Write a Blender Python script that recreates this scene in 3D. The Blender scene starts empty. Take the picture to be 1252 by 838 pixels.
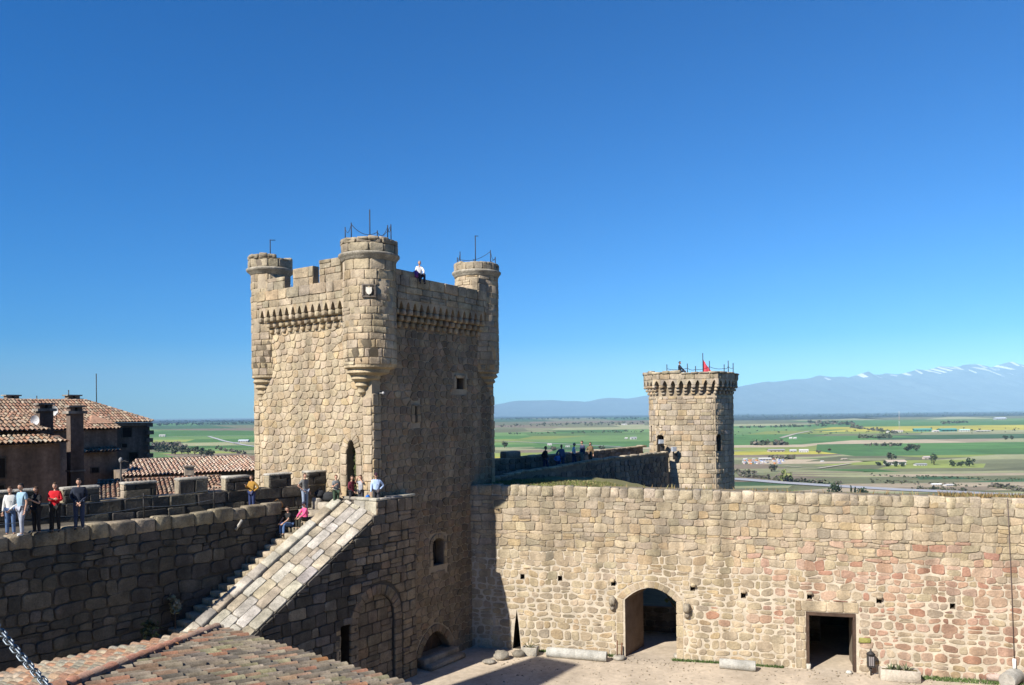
import bpy, bmesh, math, random
from mathutils import Vector, Matrix, Euler
random.seed(7)
rad = math.radians
# ------------------------------------------------------------------ camera
SC = bpy.context.scene
COL = SC.collection
F, U0, V0, H, RHO = 970.0, 626.0, 507.0, 12.3, 0.0115
cam_d = bpy.data.cameras.new("camera"); cam = bpy.data.objects.new("camera", cam_d); COL.objects.link(cam)
cam_d.sensor_fit = 'HORIZONTAL'; cam_d.sensor_width = 36.0; cam_d.lens = F / 1252 * 36
cam_d.shift_x = 0.0; cam_d.shift_y = (V0 - 419.0) / 1252
cam_d.clip_start = 0.2; cam_d.clip_end = 150000
cam.matrix_world = Matrix.Translation((0, 0, H)) @ Matrix.Rotation(rad(90), 4, 'X') @ Matrix.Rotation(-RHO, 4, 'Z')
SC.camera = cam
# ------------------------------------------------------------------ light
SUN_HEAD, SUN_EL = 45.5, 39.5            # the light travels towards this heading (from +X), sun this high
w = bpy.data.worlds.new("World"); SC.world = w; w.use_nodes = True
nt = w.node_tree; nt.nodes.clear()
sky = nt.nodes.new('ShaderNodeTexSky'); sky.sky_type = 'NISHITA'; sky.sun_disc = False
sky.sun_elevation = rad(SUN_EL); sky.sun_rotation = rad(224.5)
sky.altitude = 400; sky.air_density = 1.0; sky.dust_density = 0.2; sky.ozone_density = 6.0
bg = nt.nodes.new('ShaderNodeBackground'); bg.inputs[1].default_value = 0.073
out = nt.nodes.new('ShaderNodeOutputWorld')
hs = nt.nodes.new('ShaderNodeHueSaturation'); hs.inputs['Saturation'].default_value = 1.85; hs.inputs['Value'].default_value = 1.0
nt.links.new(sky.outputs[0], hs.inputs['Color']); tn = nt.nodes.new('ShaderNodeMix'); tn.data_type = 'RGBA'; tn.blend_type = 'MULTIPLY'; tn.inputs[0].default_value = 1.0; tn.inputs[7].default_value = (0.46, 0.865, 1.05, 1)
nt.links.new(hs.outputs[0], tn.inputs[6]); nt.links.new(tn.outputs[2], bg.inputs[0]); nt.links.new(bg.outputs[0], out.inputs[0])
sd = bpy.data.lights.new("sun", 'SUN'); sd.energy = 5.0; sd.angle = rad(0.53); sd.color = (1.0, 0.94, 0.845)
so = bpy.data.objects.new("sun", sd); COL.objects.link(so)
Ld = Vector((math.cos(rad(SUN_HEAD)) * math.cos(rad(SUN_EL)), math.sin(rad(SUN_HEAD)) * math.cos(rad(SUN_EL)), -math.sin(rad(SUN_EL))))
so.rotation_euler = Ld.to_track_quat('-Z', 'Y').to_euler(); so.location = (-60, -60, 90)
SC.view_settings.view_transform = 'Standard'; SC.view_settings.look = 'None'
SC.view_settings.exposure = 0.9; SC.view_settings.gamma = 1.0; SC.view_settings.use_curve_mapping = False
SC.render.engine = 'CYCLES'
# ------------------------------------------------------------------ survey: photo measurements to places on the ground plan
EX, EY = math.cos(rad(55)), math.sin(rad(55))
N0 = (-6.7, 38.0)                        # near corner of the main tower
Z0 = -0.6                                # courtyard level
def ray(u, v):
    du, dv = u - U0, v - V0; c, s = math.cos(RHO), math.sin(RHO)
    return (du * c - dv * s) / F, -(du * s + dv * c) / F
def G(s, q, z=0.0): return Vector((N0[0] + EX * s + EY * q, N0[1] + EY * s - EX * q, z))
def atz(u, v, z): kx, kz = ray(u, v); Y = (z - H) / kz; return Vector((kx * Y, Y, z))
def aty(u, v, Y): kx, kz = ray(u, v); return Vector((kx * Y, Y, H + kz * Y))
def atq(u, v, q):
    kx, kz = ray(u, v); s = (kx * (N0[1] - EX * q) - N0[0] - EY * q) / (EX - kx * EY)
    p = G(s, q); return s, H + kz * p.y
def ats(u, v, s):
    kx, kz = ray(u, v); q = (kx * (N0[1] + EY * s) - N0[0] - EX * s) / (EY + kx * EX)
    p = G(s, q); return q, H + kz * p.y
def atplane(u, v, O, n):
    kx, kz = ray(u, v); Y = (O.x * n.x + O.y * n.y) / (kx * n.x + n.y); return Vector((kx * Y, Y, H + kz * Y))
# ------------------------------------------------------------------ materials
def lnk(t, a, b): t.links.new(a, b)
def mat(name, base=None, rough=0.9, noise=0.35, scale=3.0, bump=0.3, bscale=25.0, spots=0.0, spot_col=(0.05, 0.05, 0.045), metal=0.0, bdist=0.02, streak=0.0):
    m = bpy.data.materials.new(name); m.use_nodes = True; t = m.node_tree; P = t.nodes['Principled BSDF']
    P.inputs['Roughness'].default_value = rough; P.inputs['Metallic'].default_value = metal
    P.inputs['Specular IOR Level'].default_value = 0.25 if metal == 0 else 0.5
    geo = t.nodes.new('ShaderNodeNewGeometry')
    if base is None:
        at = t.nodes.new('ShaderNodeAttribute'); at.attribute_name = 'Col'; src = at.outputs['Color']
    else:
        rg = t.nodes.new('ShaderNodeRGB'); rg.outputs[0].default_value = (*base, 1); src = rg.outputs[0]
    def nz(sc, det=6, r=0.6):
        n = t.nodes.new('ShaderNodeTexNoise'); n.inputs['Scale'].default_value = sc; n.inputs['Detail'].default_value = det
        n.inputs['Roughness'].default_value = r; lnk(t, geo.outputs['Position'], n.inputs['Vector']); return n.outputs['Fac']
    def rng(s, a, b, c, d):
        r = t.nodes.new('ShaderNodeMapRange'); r.inputs[1].default_value = a; r.inputs[2].default_value = b
        r.inputs[3].default_value = c; r.inputs[4].default_value = d; lnk(t, s, r.inputs[0]); return r.outputs[0]
    def mul(c, f):
        x = t.nodes.new('ShaderNodeMix'); x.data_type = 'RGBA'; x.blend_type = 'MULTIPLY'; x.inputs[0].default_value = 1
        lnk(t, c, x.inputs[6]); lnk(t, f, x.inputs[7]); return x.outputs[2]
    if noise:
        src = mul(src, rng(nz(scale), 0.3, 0.7, 1 - noise, 1 + noise * 0.6))
        src = mul(src, rng(nz(scale * 9, 4), 0.3, 0.7, 1 - noise * 0.6, 1 + noise * 0.5))
    if streak:
        mp = t.nodes.new('ShaderNodeMapping'); mp.inputs['Scale'].default_value = (1.2, 1.2, 0.12); lnk(t, geo.outputs['Position'], mp.inputs['Vector'])
        n = t.nodes.new('ShaderNodeTexNoise'); n.inputs['Scale'].default_value = 1.0; n.inputs['Detail'].default_value = 5; lnk(t, mp.outputs[0], n.inputs['Vector'])
        src = mul(src, rng(n.outputs['Fac'], 0.35, 0.6, 1 - streak, 1.05))
    if spots:
        f = rng(nz(scale * 4.3, 8, 0.75), 0.56, 0.66, 0, spots)
        x = t.nodes.new('ShaderNodeMix'); x.data_type = 'RGBA'; lnk(t, f, x.inputs[0]); lnk(t, src, x.inputs[6]); x.inputs[7].default_value = (*spot_col, 1); src = x.outputs[2]
    lnk(t, src, P.inputs['Base Color'])
    if bump:
        b = t.nodes.new('ShaderNodeBump'); b.inputs['Strength'].default_value = bump; b.inputs['Distance'].default_value = bdist
        lnk(t, nz(bscale, 8, 0.65), b.inputs['Height']); lnk(t, b.outputs[0], P.inputs['Normal'])
    return m
M_STONE = mat('stone', noise=0.3, scale=1.3, bump=0.8, bscale=11, spots=0.38, spot_col=(0.12, 0.105, 0.085), bdist=0.05, streak=0.32)
M_STONE_OLD = mat('lichen_stone', noise=0.4, scale=1.8, bump=0.8, bscale=9, spots=0.65, spot_col=(0.05, 0.048, 0.042), bdist=0.05, streak=0.3)
M_MORTAR = mat('mortar', noise=0.25, scale=2.0, bump=0.5, bscale=14, bdist=0.03)
M_TILE = mat('roof_tile', noise=0.42, scale=4.0, bump=0.5, bscale=30, spots=0.8, spot_col=(0.06, 0.055, 0.048), bdist=0.02)
M_SAND = mat('sand', base=(0.46, 0.385, 0.295), noise=0.26, scale=0.45, bump=0.6, bscale=9, bdist=0.04, spots=0.22, spot_col=(0.25, 0.20, 0.14))
M_EARTH = mat('earth', base=(0.16, 0.13, 0.07), noise=0.3, scale=0.3, bump=0.3)
M_FIELD = mat('field', noise=0.22, scale=0.012, bump=0, rough=1.0)
M_LEAF = mat('leaf', noise=0.3, scale=0.5, bump=0, rough=0.8)
M_BARK = mat('bark', base=(0.09, 0.065, 0.045), noise=0.3, bump=0.5)
M_IRON = mat('iron', base=(0.035, 0.033, 0.032), rough=0.6, noise=0.2, bump=0.1)
M_RUST = mat('rusty_iron', base=(0.14, 0.06, 0.035), rough=0.8, noise=0.3, bump=0.2)
M_STEEL = mat('galvanised_steel', base=(0.17, 0.20, 0.23), rough=0.5, noise=0.15, scale=30, bump=0.1, metal=0.85)
M_WOOD = mat('weathered_wood', base=(0.075, 0.048, 0.034), rough=0.85, noise=0.4, scale=4, bump=0.5, bscale=30)
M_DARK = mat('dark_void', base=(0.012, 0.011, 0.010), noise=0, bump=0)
M_PLAIN = mat('painted', noise=0.1, scale=3, bump=0.05, rough=0.7)
M_CLOTH = mat('cloth', noise=0.18, scale=9, bump=0.35, bscale=14, rough=0.9, bdist=0.02)
M_SKIN = mat('skin', base=(0.46, 0.27, 0.19), noise=0.06, scale=20, bump=0, rough=0.55)
M_MTN = mat('mountain', noise=0.35, scale=0.0006, bump=0, rough=1.0)
# ------------------------------------------------------------------ mesh builder
class MB:
    def __init__(s): s.v = []; s.f = []; s.c = []; s.m = []; s.s = []
    def add(s, vs, fs, col=(0.4, 0.4, 0.4), mi=0, sm=False):
        b = len(s.v); s.v.extend([tuple(p) for p in vs])
        for f in fs: s.f.append([b + i for i in f]); s.c.append(col); s.m.append(mi); s.s.append(sm)
    def prism(s, lo, hi, col=(0.4, 0.4, 0.4), mi=0):         # two rings of equal length, closed
        n = len(lo)
        s.add(list(lo) + list(hi), [[i, (i + 1) % n, n + (i + 1) % n, n + i] for i in range(n)] + [list(range(n))[::-1], list(range(n, 2 * n))], col, mi)
    def box(s, c, sx, sy, sz, rz=0.0, col=(0.4, 0.4, 0.4), mi=0, j=0.0):
        M = Matrix.Rotation(rz, 3, 'Z'); c = Vector(c)
        pts = [c + M @ Vector((x * sx / 2 + random.uniform(-j, j), y * sy / 2 + random.uniform(-j, j), z * sz / 2 + random.uniform(-j, j))) for z in (-1, 1) for x, y in ((-1, -1), (1, -1), (1, 1), (-1, 1))]
        s.prism(pts[:4], pts[4:], col, mi)
    def rough(s, f, a0, a1, b0, b1, d0, d1, col, mi=0, bev=0.05, j=0.02):   # worn block in a wall frame f(a, b, d)
        B = min(bev, (a1 - a0) / 4, (b1 - b0) / 4, (d1 - d0) / 4); r = lambda: random.uniform(-j, j)
        def ring(d, i):
            q = [(a0 + i + B, b0 + i), (a1 - i - B, b0 + i), (a1 - i, b0 + i + B), (a1 - i, b1 - i - B), (a1 - i - B, b1 - i), (a0 + i + B, b1 - i), (a0 + i, b1 - i - B), (a0 + i, b0 + i + B)]
            return [f(x + r(), y + r(), d + r() * 0.7) for x, y in q]
        R = ring(d0, B) + ring(d0 + B, 0) + ring(d1 - B, 0) + ring(d1, B)
        fs = [[k * 8 + i, k * 8 + (i + 1) % 8, k * 8 + 8 + (i + 1) % 8, k * 8 + 8 + i] for k in range(3) for i in range(8)]
        s.add(R, fs + [list(range(8))[::-1], list(range(24, 32))], col, mi, True)
    def lathe(s, c, prof, n=32, col=(0.4, 0.4, 0.4), mi=0, sm=True, cap=True, a0=0.0):
        c = Vector(c); k = len(prof)
        vs = [(c.x + r * math.cos(a0 + 2 * math.pi * i / n), c.y + r * math.sin(a0 + 2 * math.pi * i / n), c.z + z) for r, z in prof for i in range(n)]
        fs = [[j * n + i, j * n + (i + 1) % n, (j + 1) * n + (i + 1) % n, (j + 1) * n + i] for j in range(k - 1) for i in range(n)]
        if cap: fs += [list(range(n))[::-1], list(range((k - 1) * n, k * n))]
        s.add(vs, fs, col, mi, sm)
    def tube(s, pts, r, n=6, col=(0.4, 0.4, 0.4), mi=0, sm=True):
        pts = [Vector(p) for p in pts]; rs = r if isinstance(r, (list, tuple)) else [r] * len(pts); vs = []
        for i, p in enumerate(pts):
            t = (pts[min(i + 1, len(pts) - 1)] - pts[max(i - 1, 0)]).normalized()
            u = t.cross(Vector((0, 0, 1)) if abs(t.z) < 0.9 else Vector((1, 0, 0))).normalized(); v = t.cross(u)
            vs += [p + (u * math.cos(2 * math.pi * k / n) + v * math.sin(2 * math.pi * k / n)) * rs[i] for k in range(n)]
        k = len(pts)
        s.add(vs, [[j * n + i, j * n + (i + 1) % n, (j + 1) * n + (i + 1) % n, (j + 1) * n + i] for j in range(k - 1) for i in range(n)] + [list(range(n))[::-1], list(range((k - 1) * n, k * n))], col, mi, sm)
    def ball(s, c, rx, ry, rz, col=(0.4, 0.4, 0.4), mi=0, n=10, j=0.0, sm=True):
        c = Vector(c); m = max(4, n // 2 + 1); vs = [c + Vector((0, 0, -rz))]
        for i in range(1, m):
            ph = -math.pi / 2 + math.pi * i / m
            for k in range(n):
                th = 2 * math.pi * k / n; g = 1 + random.uniform(-j, j)
                vs.append(c + Vector((rx * math.cos(ph) * math.cos(th) * g, ry * math.cos(ph) * math.sin(th) * g, rz * math.sin(ph) * g)))
        vs.append(c + Vector((0, 0, rz))); L = len(vs) - 1
        fs = [[0, 1 + (k + 1) % n, 1 + k] for k in range(n)]
        for i in range(m - 2): fs += [[1 + i * n + k, 1 + i * n + (k + 1) % n, 1 + (i + 1) * n + (k + 1) % n, 1 + (i + 1) * n + k] for k in range(n)]
        b = 1 + (m - 2) * n; fs += [[b + k, b + (k + 1) % n, L] for k in range(n)]
        s.add(vs, fs, col, mi, sm)
    def build(s, name, mats, parent=None, label=None, cat=None, group=None, kind=None, recalc=False):
        if not isinstance(mats, (list, tuple)): mats = [mats]
        o0 = Vector((0, 0, 0))
        if parent is not None: o0 = Vector(parent['_w'])
        elif s.v and kind is None:
            xs = [p[0] for p in s.v]; ys = [p[1] for p in s.v]; zs = [p[2] for p in s.v]
            o0 = Vector(((min(xs) + max(xs)) / 2, (min(ys) + max(ys)) / 2, min(zs)))
        me = bpy.data.meshes.new(name); me.from_pydata([(p[0] - o0.x, p[1] - o0.y, p[2] - o0.z) for p in s.v], [], s.f)
        for m in mats: me.materials.append(m)
        me.polygons.foreach_set('material_index', s.m); me.polygons.foreach_set('use_smooth', s.s)
        at = me.attributes.new('Col', 'FLOAT_COLOR', 'FACE'); at.data.foreach_set('color', [x for c in s.c for x in (c[0], c[1], c[2], 1.0)])
        if recalc:
            bm = bmesh.new(); bm.from_mesh(me); bmesh.ops.recalc_face_normals(bm, faces=bm.faces); bm.to_mesh(me); bm.free()
        me.update(); o = bpy.data.objects.new(name, me); COL.objects.link(o)
        if parent is not None: o.parent = parent
        else: o.location = o0
        o['_w'] = tuple(o0); tag(o, label, cat, group, kind); return o
def tag(o, label=None, cat=None, group=None, kind=None):
    for k, v in (('label', label), ('category', cat), ('group', group), ('kind', kind)):
        if v: o[k] = v
def thing(name, label, cat, loc, group=None):
    o = bpy.data.objects.new(name, None); COL.objects.link(o); o.location = loc; o['_w'] = tuple(loc); o.empty_display_size = 0.3
    tag(o, label, cat, group); return o
def copy_tree(o, parent=None):
    c = o.copy(); COL.objects.link(c)
    if parent is not None: c.parent = parent
    for ch in [x for x in o.children]: copy_tree(ch, c)
    return c
def cut(obj, cutters):                    # boolean openings
    for mb in cutters:
        me = bpy.data.meshes.new('cutter'); o0 = Vector(obj['_w'])
        me.from_pydata([tuple(Vector(p) - o0) for p in mb.v], [], mb.f)
        bm = bmesh.new(); bm.from_mesh(me); bmesh.ops.recalc_face_normals(bm, faces=bm.faces); bm.to_mesh(me); bm.free()
        for mm in obj.data.materials: me.materials.append(mm)
        at = me.attributes.new('Col', 'FLOAT_COLOR', 'FACE'); at.data.foreach_set('color', [x for k in mb.c for x in (k[0], k[1], k[2], 1.0)])
        c = bpy.data.objects.new('cutter', me); COL.objects.link(c); c.parent = obj.parent; c.location = obj.location
        md = obj.modifiers.new('b', 'BOOLEAN'); md.operation = 'DIFFERENCE'; md.solver = 'EXACT'; md.object = c
        bpy.context.view_layer.update()
        nm = bpy.data.meshes.new_from_object(obj.evaluated_get(bpy.context.evaluated_depsgraph_get()))
        obj.modifiers.clear(); obj.data = nm; bpy.data.objects.remove(c)
# ------------------------------------------------------------------ masonry
def area(p): return 0.5 * sum(p[i][0] * p[(i + 1) % len(p)][1] - p[(i + 1) % len(p)][0] * p[i][1] for i in range(len(p)))
def clip(p, nx, ny, c):                   # keep nx*x + ny*y <= c
    o = []
    for i in range(len(p)):
        A, B = p[i], p[(i + 1) % len(p)]; da, db = nx * A[0] + ny * A[1] - c, nx * B[0] + ny * B[1] - c
        if da <= 0: o.append(A)
        if da * db < 0: t = da / (da - db); o.append((A[0] + (B[0] - A[0]) * t, A[1] + (B[1] - A[1]) * t))
    return o
def edges(p):
    for i in range(len(p)):
        A, B = p[i], p[(i + 1) % len(p)]; nx, ny = B[1] - A[1], -(B[0] - A[0]); L = math.hypot(nx, ny)
        if L > 1e-9: yield nx / L, ny / L, (nx * A[0] + ny * A[1]) / L      # outward normal of a CCW polygon
def rubble(a0, a1, b0, b1, w_, h_, jit=0.3):
    nr = max(1, round((b1 - b0) / h_)); h = (b1 - b0) / nr; nc = max(1, round((a1 - a0) / w_)); wd = (a1 - a0) / nc
    S = {}
    for r in range(-1, nr + 1):
        off = random.random()
        for c in range(-3, nc + 2):
            S[(r, c)] = (a0 + (c + 0.5 + off + random.uniform(-jit, jit)) * wd, b0 + (r + 0.5 + random.uniform(-jit, jit) * 0.8) * h)
    cells = []
    for r in range(nr):
        for c in range(-2, nc + 1):
            x, y = S[(r, c)]; p = [(x - 2 * wd, y - 2 * h), (x + 2 * wd, y - 2 * h), (x + 2 * wd, y + 2 * h), (x - 2 * wd, y + 2 * h)]
            for dr in (-1, 0, 1):
                for dc in (-2, -1, 0, 1, 2):
                    if (dr or dc) and (r + dr, c + dc) in S:
                        X, Y = S[(r + dr, c + dc)]; nx, ny = (X - x), (Y - y) * 2.8
                        p = clip(p, nx, ny, nx * (x + X) / 2 + ny * (y + Y) / 2)
            for q in ((-1, 0, -a0), (1, 0, a1), (0, -1, -b0), (0, 1, b1)):
                if len(p) > 2: p = clip(p, *q)
            if len(p) > 2 and area(p) > 0.12 * wd * h: cells.append(p)
    return cells
def ashlar(a0, a1, b0, b1, w_, h_, vh=0.25, vw=0.45, split=0.12, jit=0.015):
    cells = []; b = b0; rows = []
    while b < b1 - 0.35 * h_:
        hh = h_ * random.uniform(1 - vh, 1 + vh); rows.append([b, min(b + hh, b1)]); b += hh
    if rows: rows[-1][1] = b1
    wob = [[random.uniform(-1, 1) * jit * 1.6 for _ in range(400)] for _ in range(len(rows) + 1)]
    for k, (y0, y1) in enumerate(rows):
        a = a0 - random.random() * w_
        while a < a1:
            ww = w_ * random.uniform(1 - vw, 1 + vw); x0, x1 = max(a, a0), min(a + ww, a1); a += ww
            if x1 - x0 < 0.07 * w_: continue
            j = lambda: random.uniform(-jit, jit)
            g = lambda K, x: wob[K][int((x - a0) / (w_ * 0.8)) % 400] if 0 < K < len(rows) else 0
            p = [(x0 + j(), y0 + g(k, x0)), (x1 + j(), y0 + g(k, x1)), (x1 + j(), y1 + g(k + 1, x1)), (x0 + j(), y1 + g(k + 1, x0))]
            if random.random() < split:
                ym = y0 + (y1 - y0) * random.uniform(0.4, 0.6)
                cells += [[p[0], p[1], (p[1][0], ym), (p[0][0], ym)], [(p[0][0], ym), (p[1][0], ym), p[2], p[3]]]
            else: cells.append(p)
    return cells
def minus(cells, holes):
    res = []
    for p in cells:
        for hp in holes:
            if len(p) < 3: break
            q = p
            for e in edges(hp):
                q = clip(q, *e)
                if len(q) < 3: break
            if len(q) > 2 and area(q) > 1e-4:
                best, ba = None, 0
                for nx, ny, c in edges(hp):
                    r = clip(p, -nx, -ny, -c)
                    if len(r) > 2 and area(r) > ba: best, ba = r, area(r)
                p = best if best and ba > 0.012 else []
        if len(p) > 2: res.append(p)
    return res
def pale(c, k): return (c[0] * k, c[1] * k, c[2] * k)
def lay(mb, cells, f, col, gap=0.03, dep=0.05, mi=0, tilt=0.012, cutc=0.2, puff=1.0):
    for p in cells:
        n = len(p); A = area(p)
        if A < 0.003: continue
        cx = sum(x for x, y in p) / n; cy = sum(y for x, y in p) / n
        g = gap(cx, cy) if callable(gap) else gap; dd = dep(cx, cy) if callable(dep) else dep
        q = []
        for i in range(n):
            P0, P1, P2 = p[i - 1], p[i], p[(i + 1) % n]; t = (cutc(cx, cy) if callable(cutc) else cutc) * random.uniform(0.6, 1.3)
            q += [(P1[0] + (P0[0] - P1[0]) * t, P1[1] + (P0[1] - P1[1]) * t), (P1[0] + (P2[0] - P1[0]) * t, P1[1] + (P2[1] - P1[1]) * t)]
        R = math.sqrt(A); k1 = max(0.35, 1 - g / (R * 0.9)); k2 = max(0.25, k1 - 0.065 * min(1, 0.45 / R)); k3 = k2 * 0.90
        tx, ty, d0 = random.uniform(-1, 1) * tilt / R, random.uniform(-1, 1) * tilt / R, dd * random.uniform(0.65, 1.3)
        m = len(q); V = []
        for kk, fd in ((k1, -0.8), (k1, 0.45), (k2, 1.0), (k3, 1.0 + 0.03 * puff)):
            for x, y in q:
                X, Y = (x - cx) * kk, (y - cy) * kk; jj = 0.006 * random.uniform(-1, 1)
                V.append(f(cx + X + jj, cy + Y + jj, d0 * fd + (X * tx + Y * ty if fd > 0.4 else 0) + (0.006 * random.uniform(-1, 1) if fd > 0.4 else 0)))
        fs = [[k * m + i, k * m + (i + 1) % m, (k + 1) * m + (i + 1) % m, (k + 1) * m + i] for k in range(3) for i in range(m)] + [list(range(3 * m, 4 * m))]
        mb.add(V, fs, col(cx, cy), mi, True)
def pick(pal, v=0.12):
    def c(*_):
        r = random.random() * sum(x[1] for x in pal); b = pal[-1][0]
        for q, wt in pal:
            r -= wt
            if r < 0: b = q; break
        k = random.uniform(1 - v, 1 + v); return (b[0] * k, b[1] * k * random.uniform(0.98, 1.02), b[2] * k * random.uniform(0.95, 1.05))
    return c
TAN = pick([((0.393, 0.310, 0.204), 5), ((0.423, 0.335, 0.218), 3), ((0.367, 0.295, 0.204), 3), ((0.408, 0.305, 0.185), 1.5)], 0.09)
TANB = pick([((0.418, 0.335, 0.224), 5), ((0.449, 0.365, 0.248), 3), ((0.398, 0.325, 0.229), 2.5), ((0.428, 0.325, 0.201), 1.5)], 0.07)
GREY = pick([((0.367, 0.305, 0.213), 4), ((0.326, 0.275, 0.199), 3), ((0.398, 0.335, 0.238), 2)], 0.1)
BLACKISH = pick([((0.092, 0.082, 0.069), 4), ((0.116, 0.102, 0.080), 3), ((0.072, 0.066, 0.056), 2)], 0.2)  # lichen-dark stone, lowered further to put deeper shade into the shaded walls
DARKS = pick([((0.17, 0.15, 0.125), 4), ((0.21, 0.18, 0.14), 3), ((0.13, 0.12, 0.105), 2)], 0.22)  # dark stone, shade put into its colour for walls turned from the sun
BROWN = pick([((0.230, 0.176, 0.120), 4), ((0.267, 0.207, 0.138), 3), ((0.193, 0.153, 0.107), 2), ((0.258, 0.180, 0.116), 1)], 0.13)  # weathered brown, darkened to deepen the shade on faces away from the sun
RED = pick([((0.40, 0.26, 0.185), 4), ((0.43, 0.305, 0.22), 4.5), ((0.37, 0.21, 0.145), 2), ((0.42, 0.34, 0.245), 3)], 0.08)
MORT = (0.33, 0.27, 0.19); MORT_D = (0.19, 0.155, 0.115); MORT_L = (0.49, 0.425, 0.33)
def planef(O, A, Nn):
    O, A, Nn = Vector(O), Vector(A), Vector(Nn)
    return lambda a, b, d: (O.x + A.x * a + Nn.x * d, O.y + A.y * a + Nn.y * d, O.z + b)
def cylf(c, R): return lambda a, b, d: (c[0] + (R + d) * math.cos(a / R), c[1] + (R + d) * math.sin(a / R), b)
def slab(f, poly, d0, d1, col, mi=0):
    m = MB(); m.prism([f(x, y, d0) for x, y in poly], [f(x, y, d1) for x, y in poly], col, mi); return m
def rect(a0, a1, b0, b1): return [(a0, b0), (a1, b0), (a1, b1), (a0, b1)]
def archpoly(a0, a1, b0, spring, crown, n=10, pointed=False):
    c = (a0 + a1) / 2; hw = (a1 - a0) / 2; P = [(a0, b0), (a1, b0)]
    for i in range(n + 1):
        t = i / n
        if pointed:
            x = a1 - (a1 - a0) * t; k = abs(x - c) / hw; P.append((x, spring + (crown - spring) * (1 - k ** 1.6) ** 0.75 if k < 1 else spring))
        else:
            P.append((c + hw * math.cos(math.pi * t), spring + (crown - spring) * math.sin(math.pi * t)))
    return P
def segpoly(a0, a1, b0, spring, crown, n=12):
    c, hw = (a0 + a1) / 2, (a1 - a0) / 2
    return [(a0, b0), (a1, b0)] + [(a1 - (a1 - a0) * i / n, spring + (crown - spring) * (1 - (1 - 2 * i / n) ** 2)) for i in range(n + 1)]
def surround(mb, outline, wd, f, col, blk=0.45, dep=0.06, mi=0, bottom=True):
    """dressed stones round an opening; outline = open polyline from the foot of one jamb over the head to the other"""
    pts = [outline[0]]                      # resample
    for i in range(1, len(outline)):
        A, B = outline[i - 1], outline[i]; L = math.dist(A, B); n = max(1, round(L / blk))
        pts += [(A[0] + (B[0] - A[0]) * k / n, A[1] + (B[1] - A[1]) * k / n) for k in range(1, n + 1)]
    def off(i):
        A, B = pts[max(i - 1, 0)], pts[min(i + 1, len(pts) - 1)]; nx, ny = B[1] - A[1], -(B[0] - A[0]); L = math.hypot(nx, ny) or 1
        return (pts[i][0] + nx / L * wd, pts[i][1] + ny / L * wd)
    O = [off(i) for i in range(len(pts))]
    cells = [[pts[i + 1], pts[i], O[i], O[i + 1]] for i in range(len(pts) - 1)]
    cells = [c if area(c) > 0 else c[::-1] for c in cells]
    lay(mb, cells, f, col, gap=0.018, dep=dep, mi=mi, cutc=0.07, tilt=0.004)
    return O
# ================================================================== SETTING: ground, plain, mountains
ZP = -75.0; HP = H - ZP
def gsheet(name, pts, m, z, col=(0.4, 0.4, 0.4), res=None):
    b = MB(); b.add([(x, y, z) for x, y in pts], [list(range(len(pts)))], col); return b.build(name, m, kind='structure')
b = MB()
nx_, ny_ = 60, 50
for j in range(ny_ + 1):
    for i in range(nx_ + 1):
        X = -34 + 84 * i / nx_; Y = 2 + 46.0 * j / ny_
        b.v.append((X, Y, Z0 + 0.05 * math.sin(X * 0.7) * math.sin(Y * 0.5) * (1 if Y < 38 else 0.4)))
for j in range(ny_):
    for i in range(nx_):
        k = j * (nx_ + 1) + i; b.f.append([k, k + 1, k + nx_ + 2, k + nx_ + 1]); b.c.append((0.4,) * 3); b.m.append(0); b.s.append(True)
b.build('courtyard_ground', M_SAND, kind='structure')
b = MB()                                  # the castle hill falls away to the plain
rs = [(0, -1.6), (70, -1.6), (95, -9), (140, -32), (230, -58), (380, -72), (600, -76.5)]; n = 72
for r_, z_ in rs: b.v += [(r_ * math.cos(2 * math.pi * i / n) * (1 + 0.08 * math.sin(5 * i)), 25 + r_ * math.sin(2 * math.pi * i / n), z_) for i in range(n)]
for j in range(len(rs) - 1):
    for i in range(n): b.f.append([j * n + i, j * n + (i + 1) % n, (j + 1) * n + (i + 1) % n, (j + 1) * n + i]); b.c.append((0.4,) * 3); b.m.append(0); b.s.append(True)
b.build('castle_hill', M_EARTH, kind='structure')
GRN, GRN2, DGRN, YEL, YG = (0.075, 0.165, 0.042), (0.12, 0.20, 0.06), (0.055, 0.11, 0.045), (0.40, 0.36, 0.055), (0.23, 0.27, 0.065)
BEI, BRN, OLI, PAL, FOR = (0.37, 0.30, 0.20), (0.19, 0.15, 0.10), (0.145, 0.15, 0.075), (0.27, 0.27, 0.14), (0.018, 0.026, 0.02)
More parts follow.
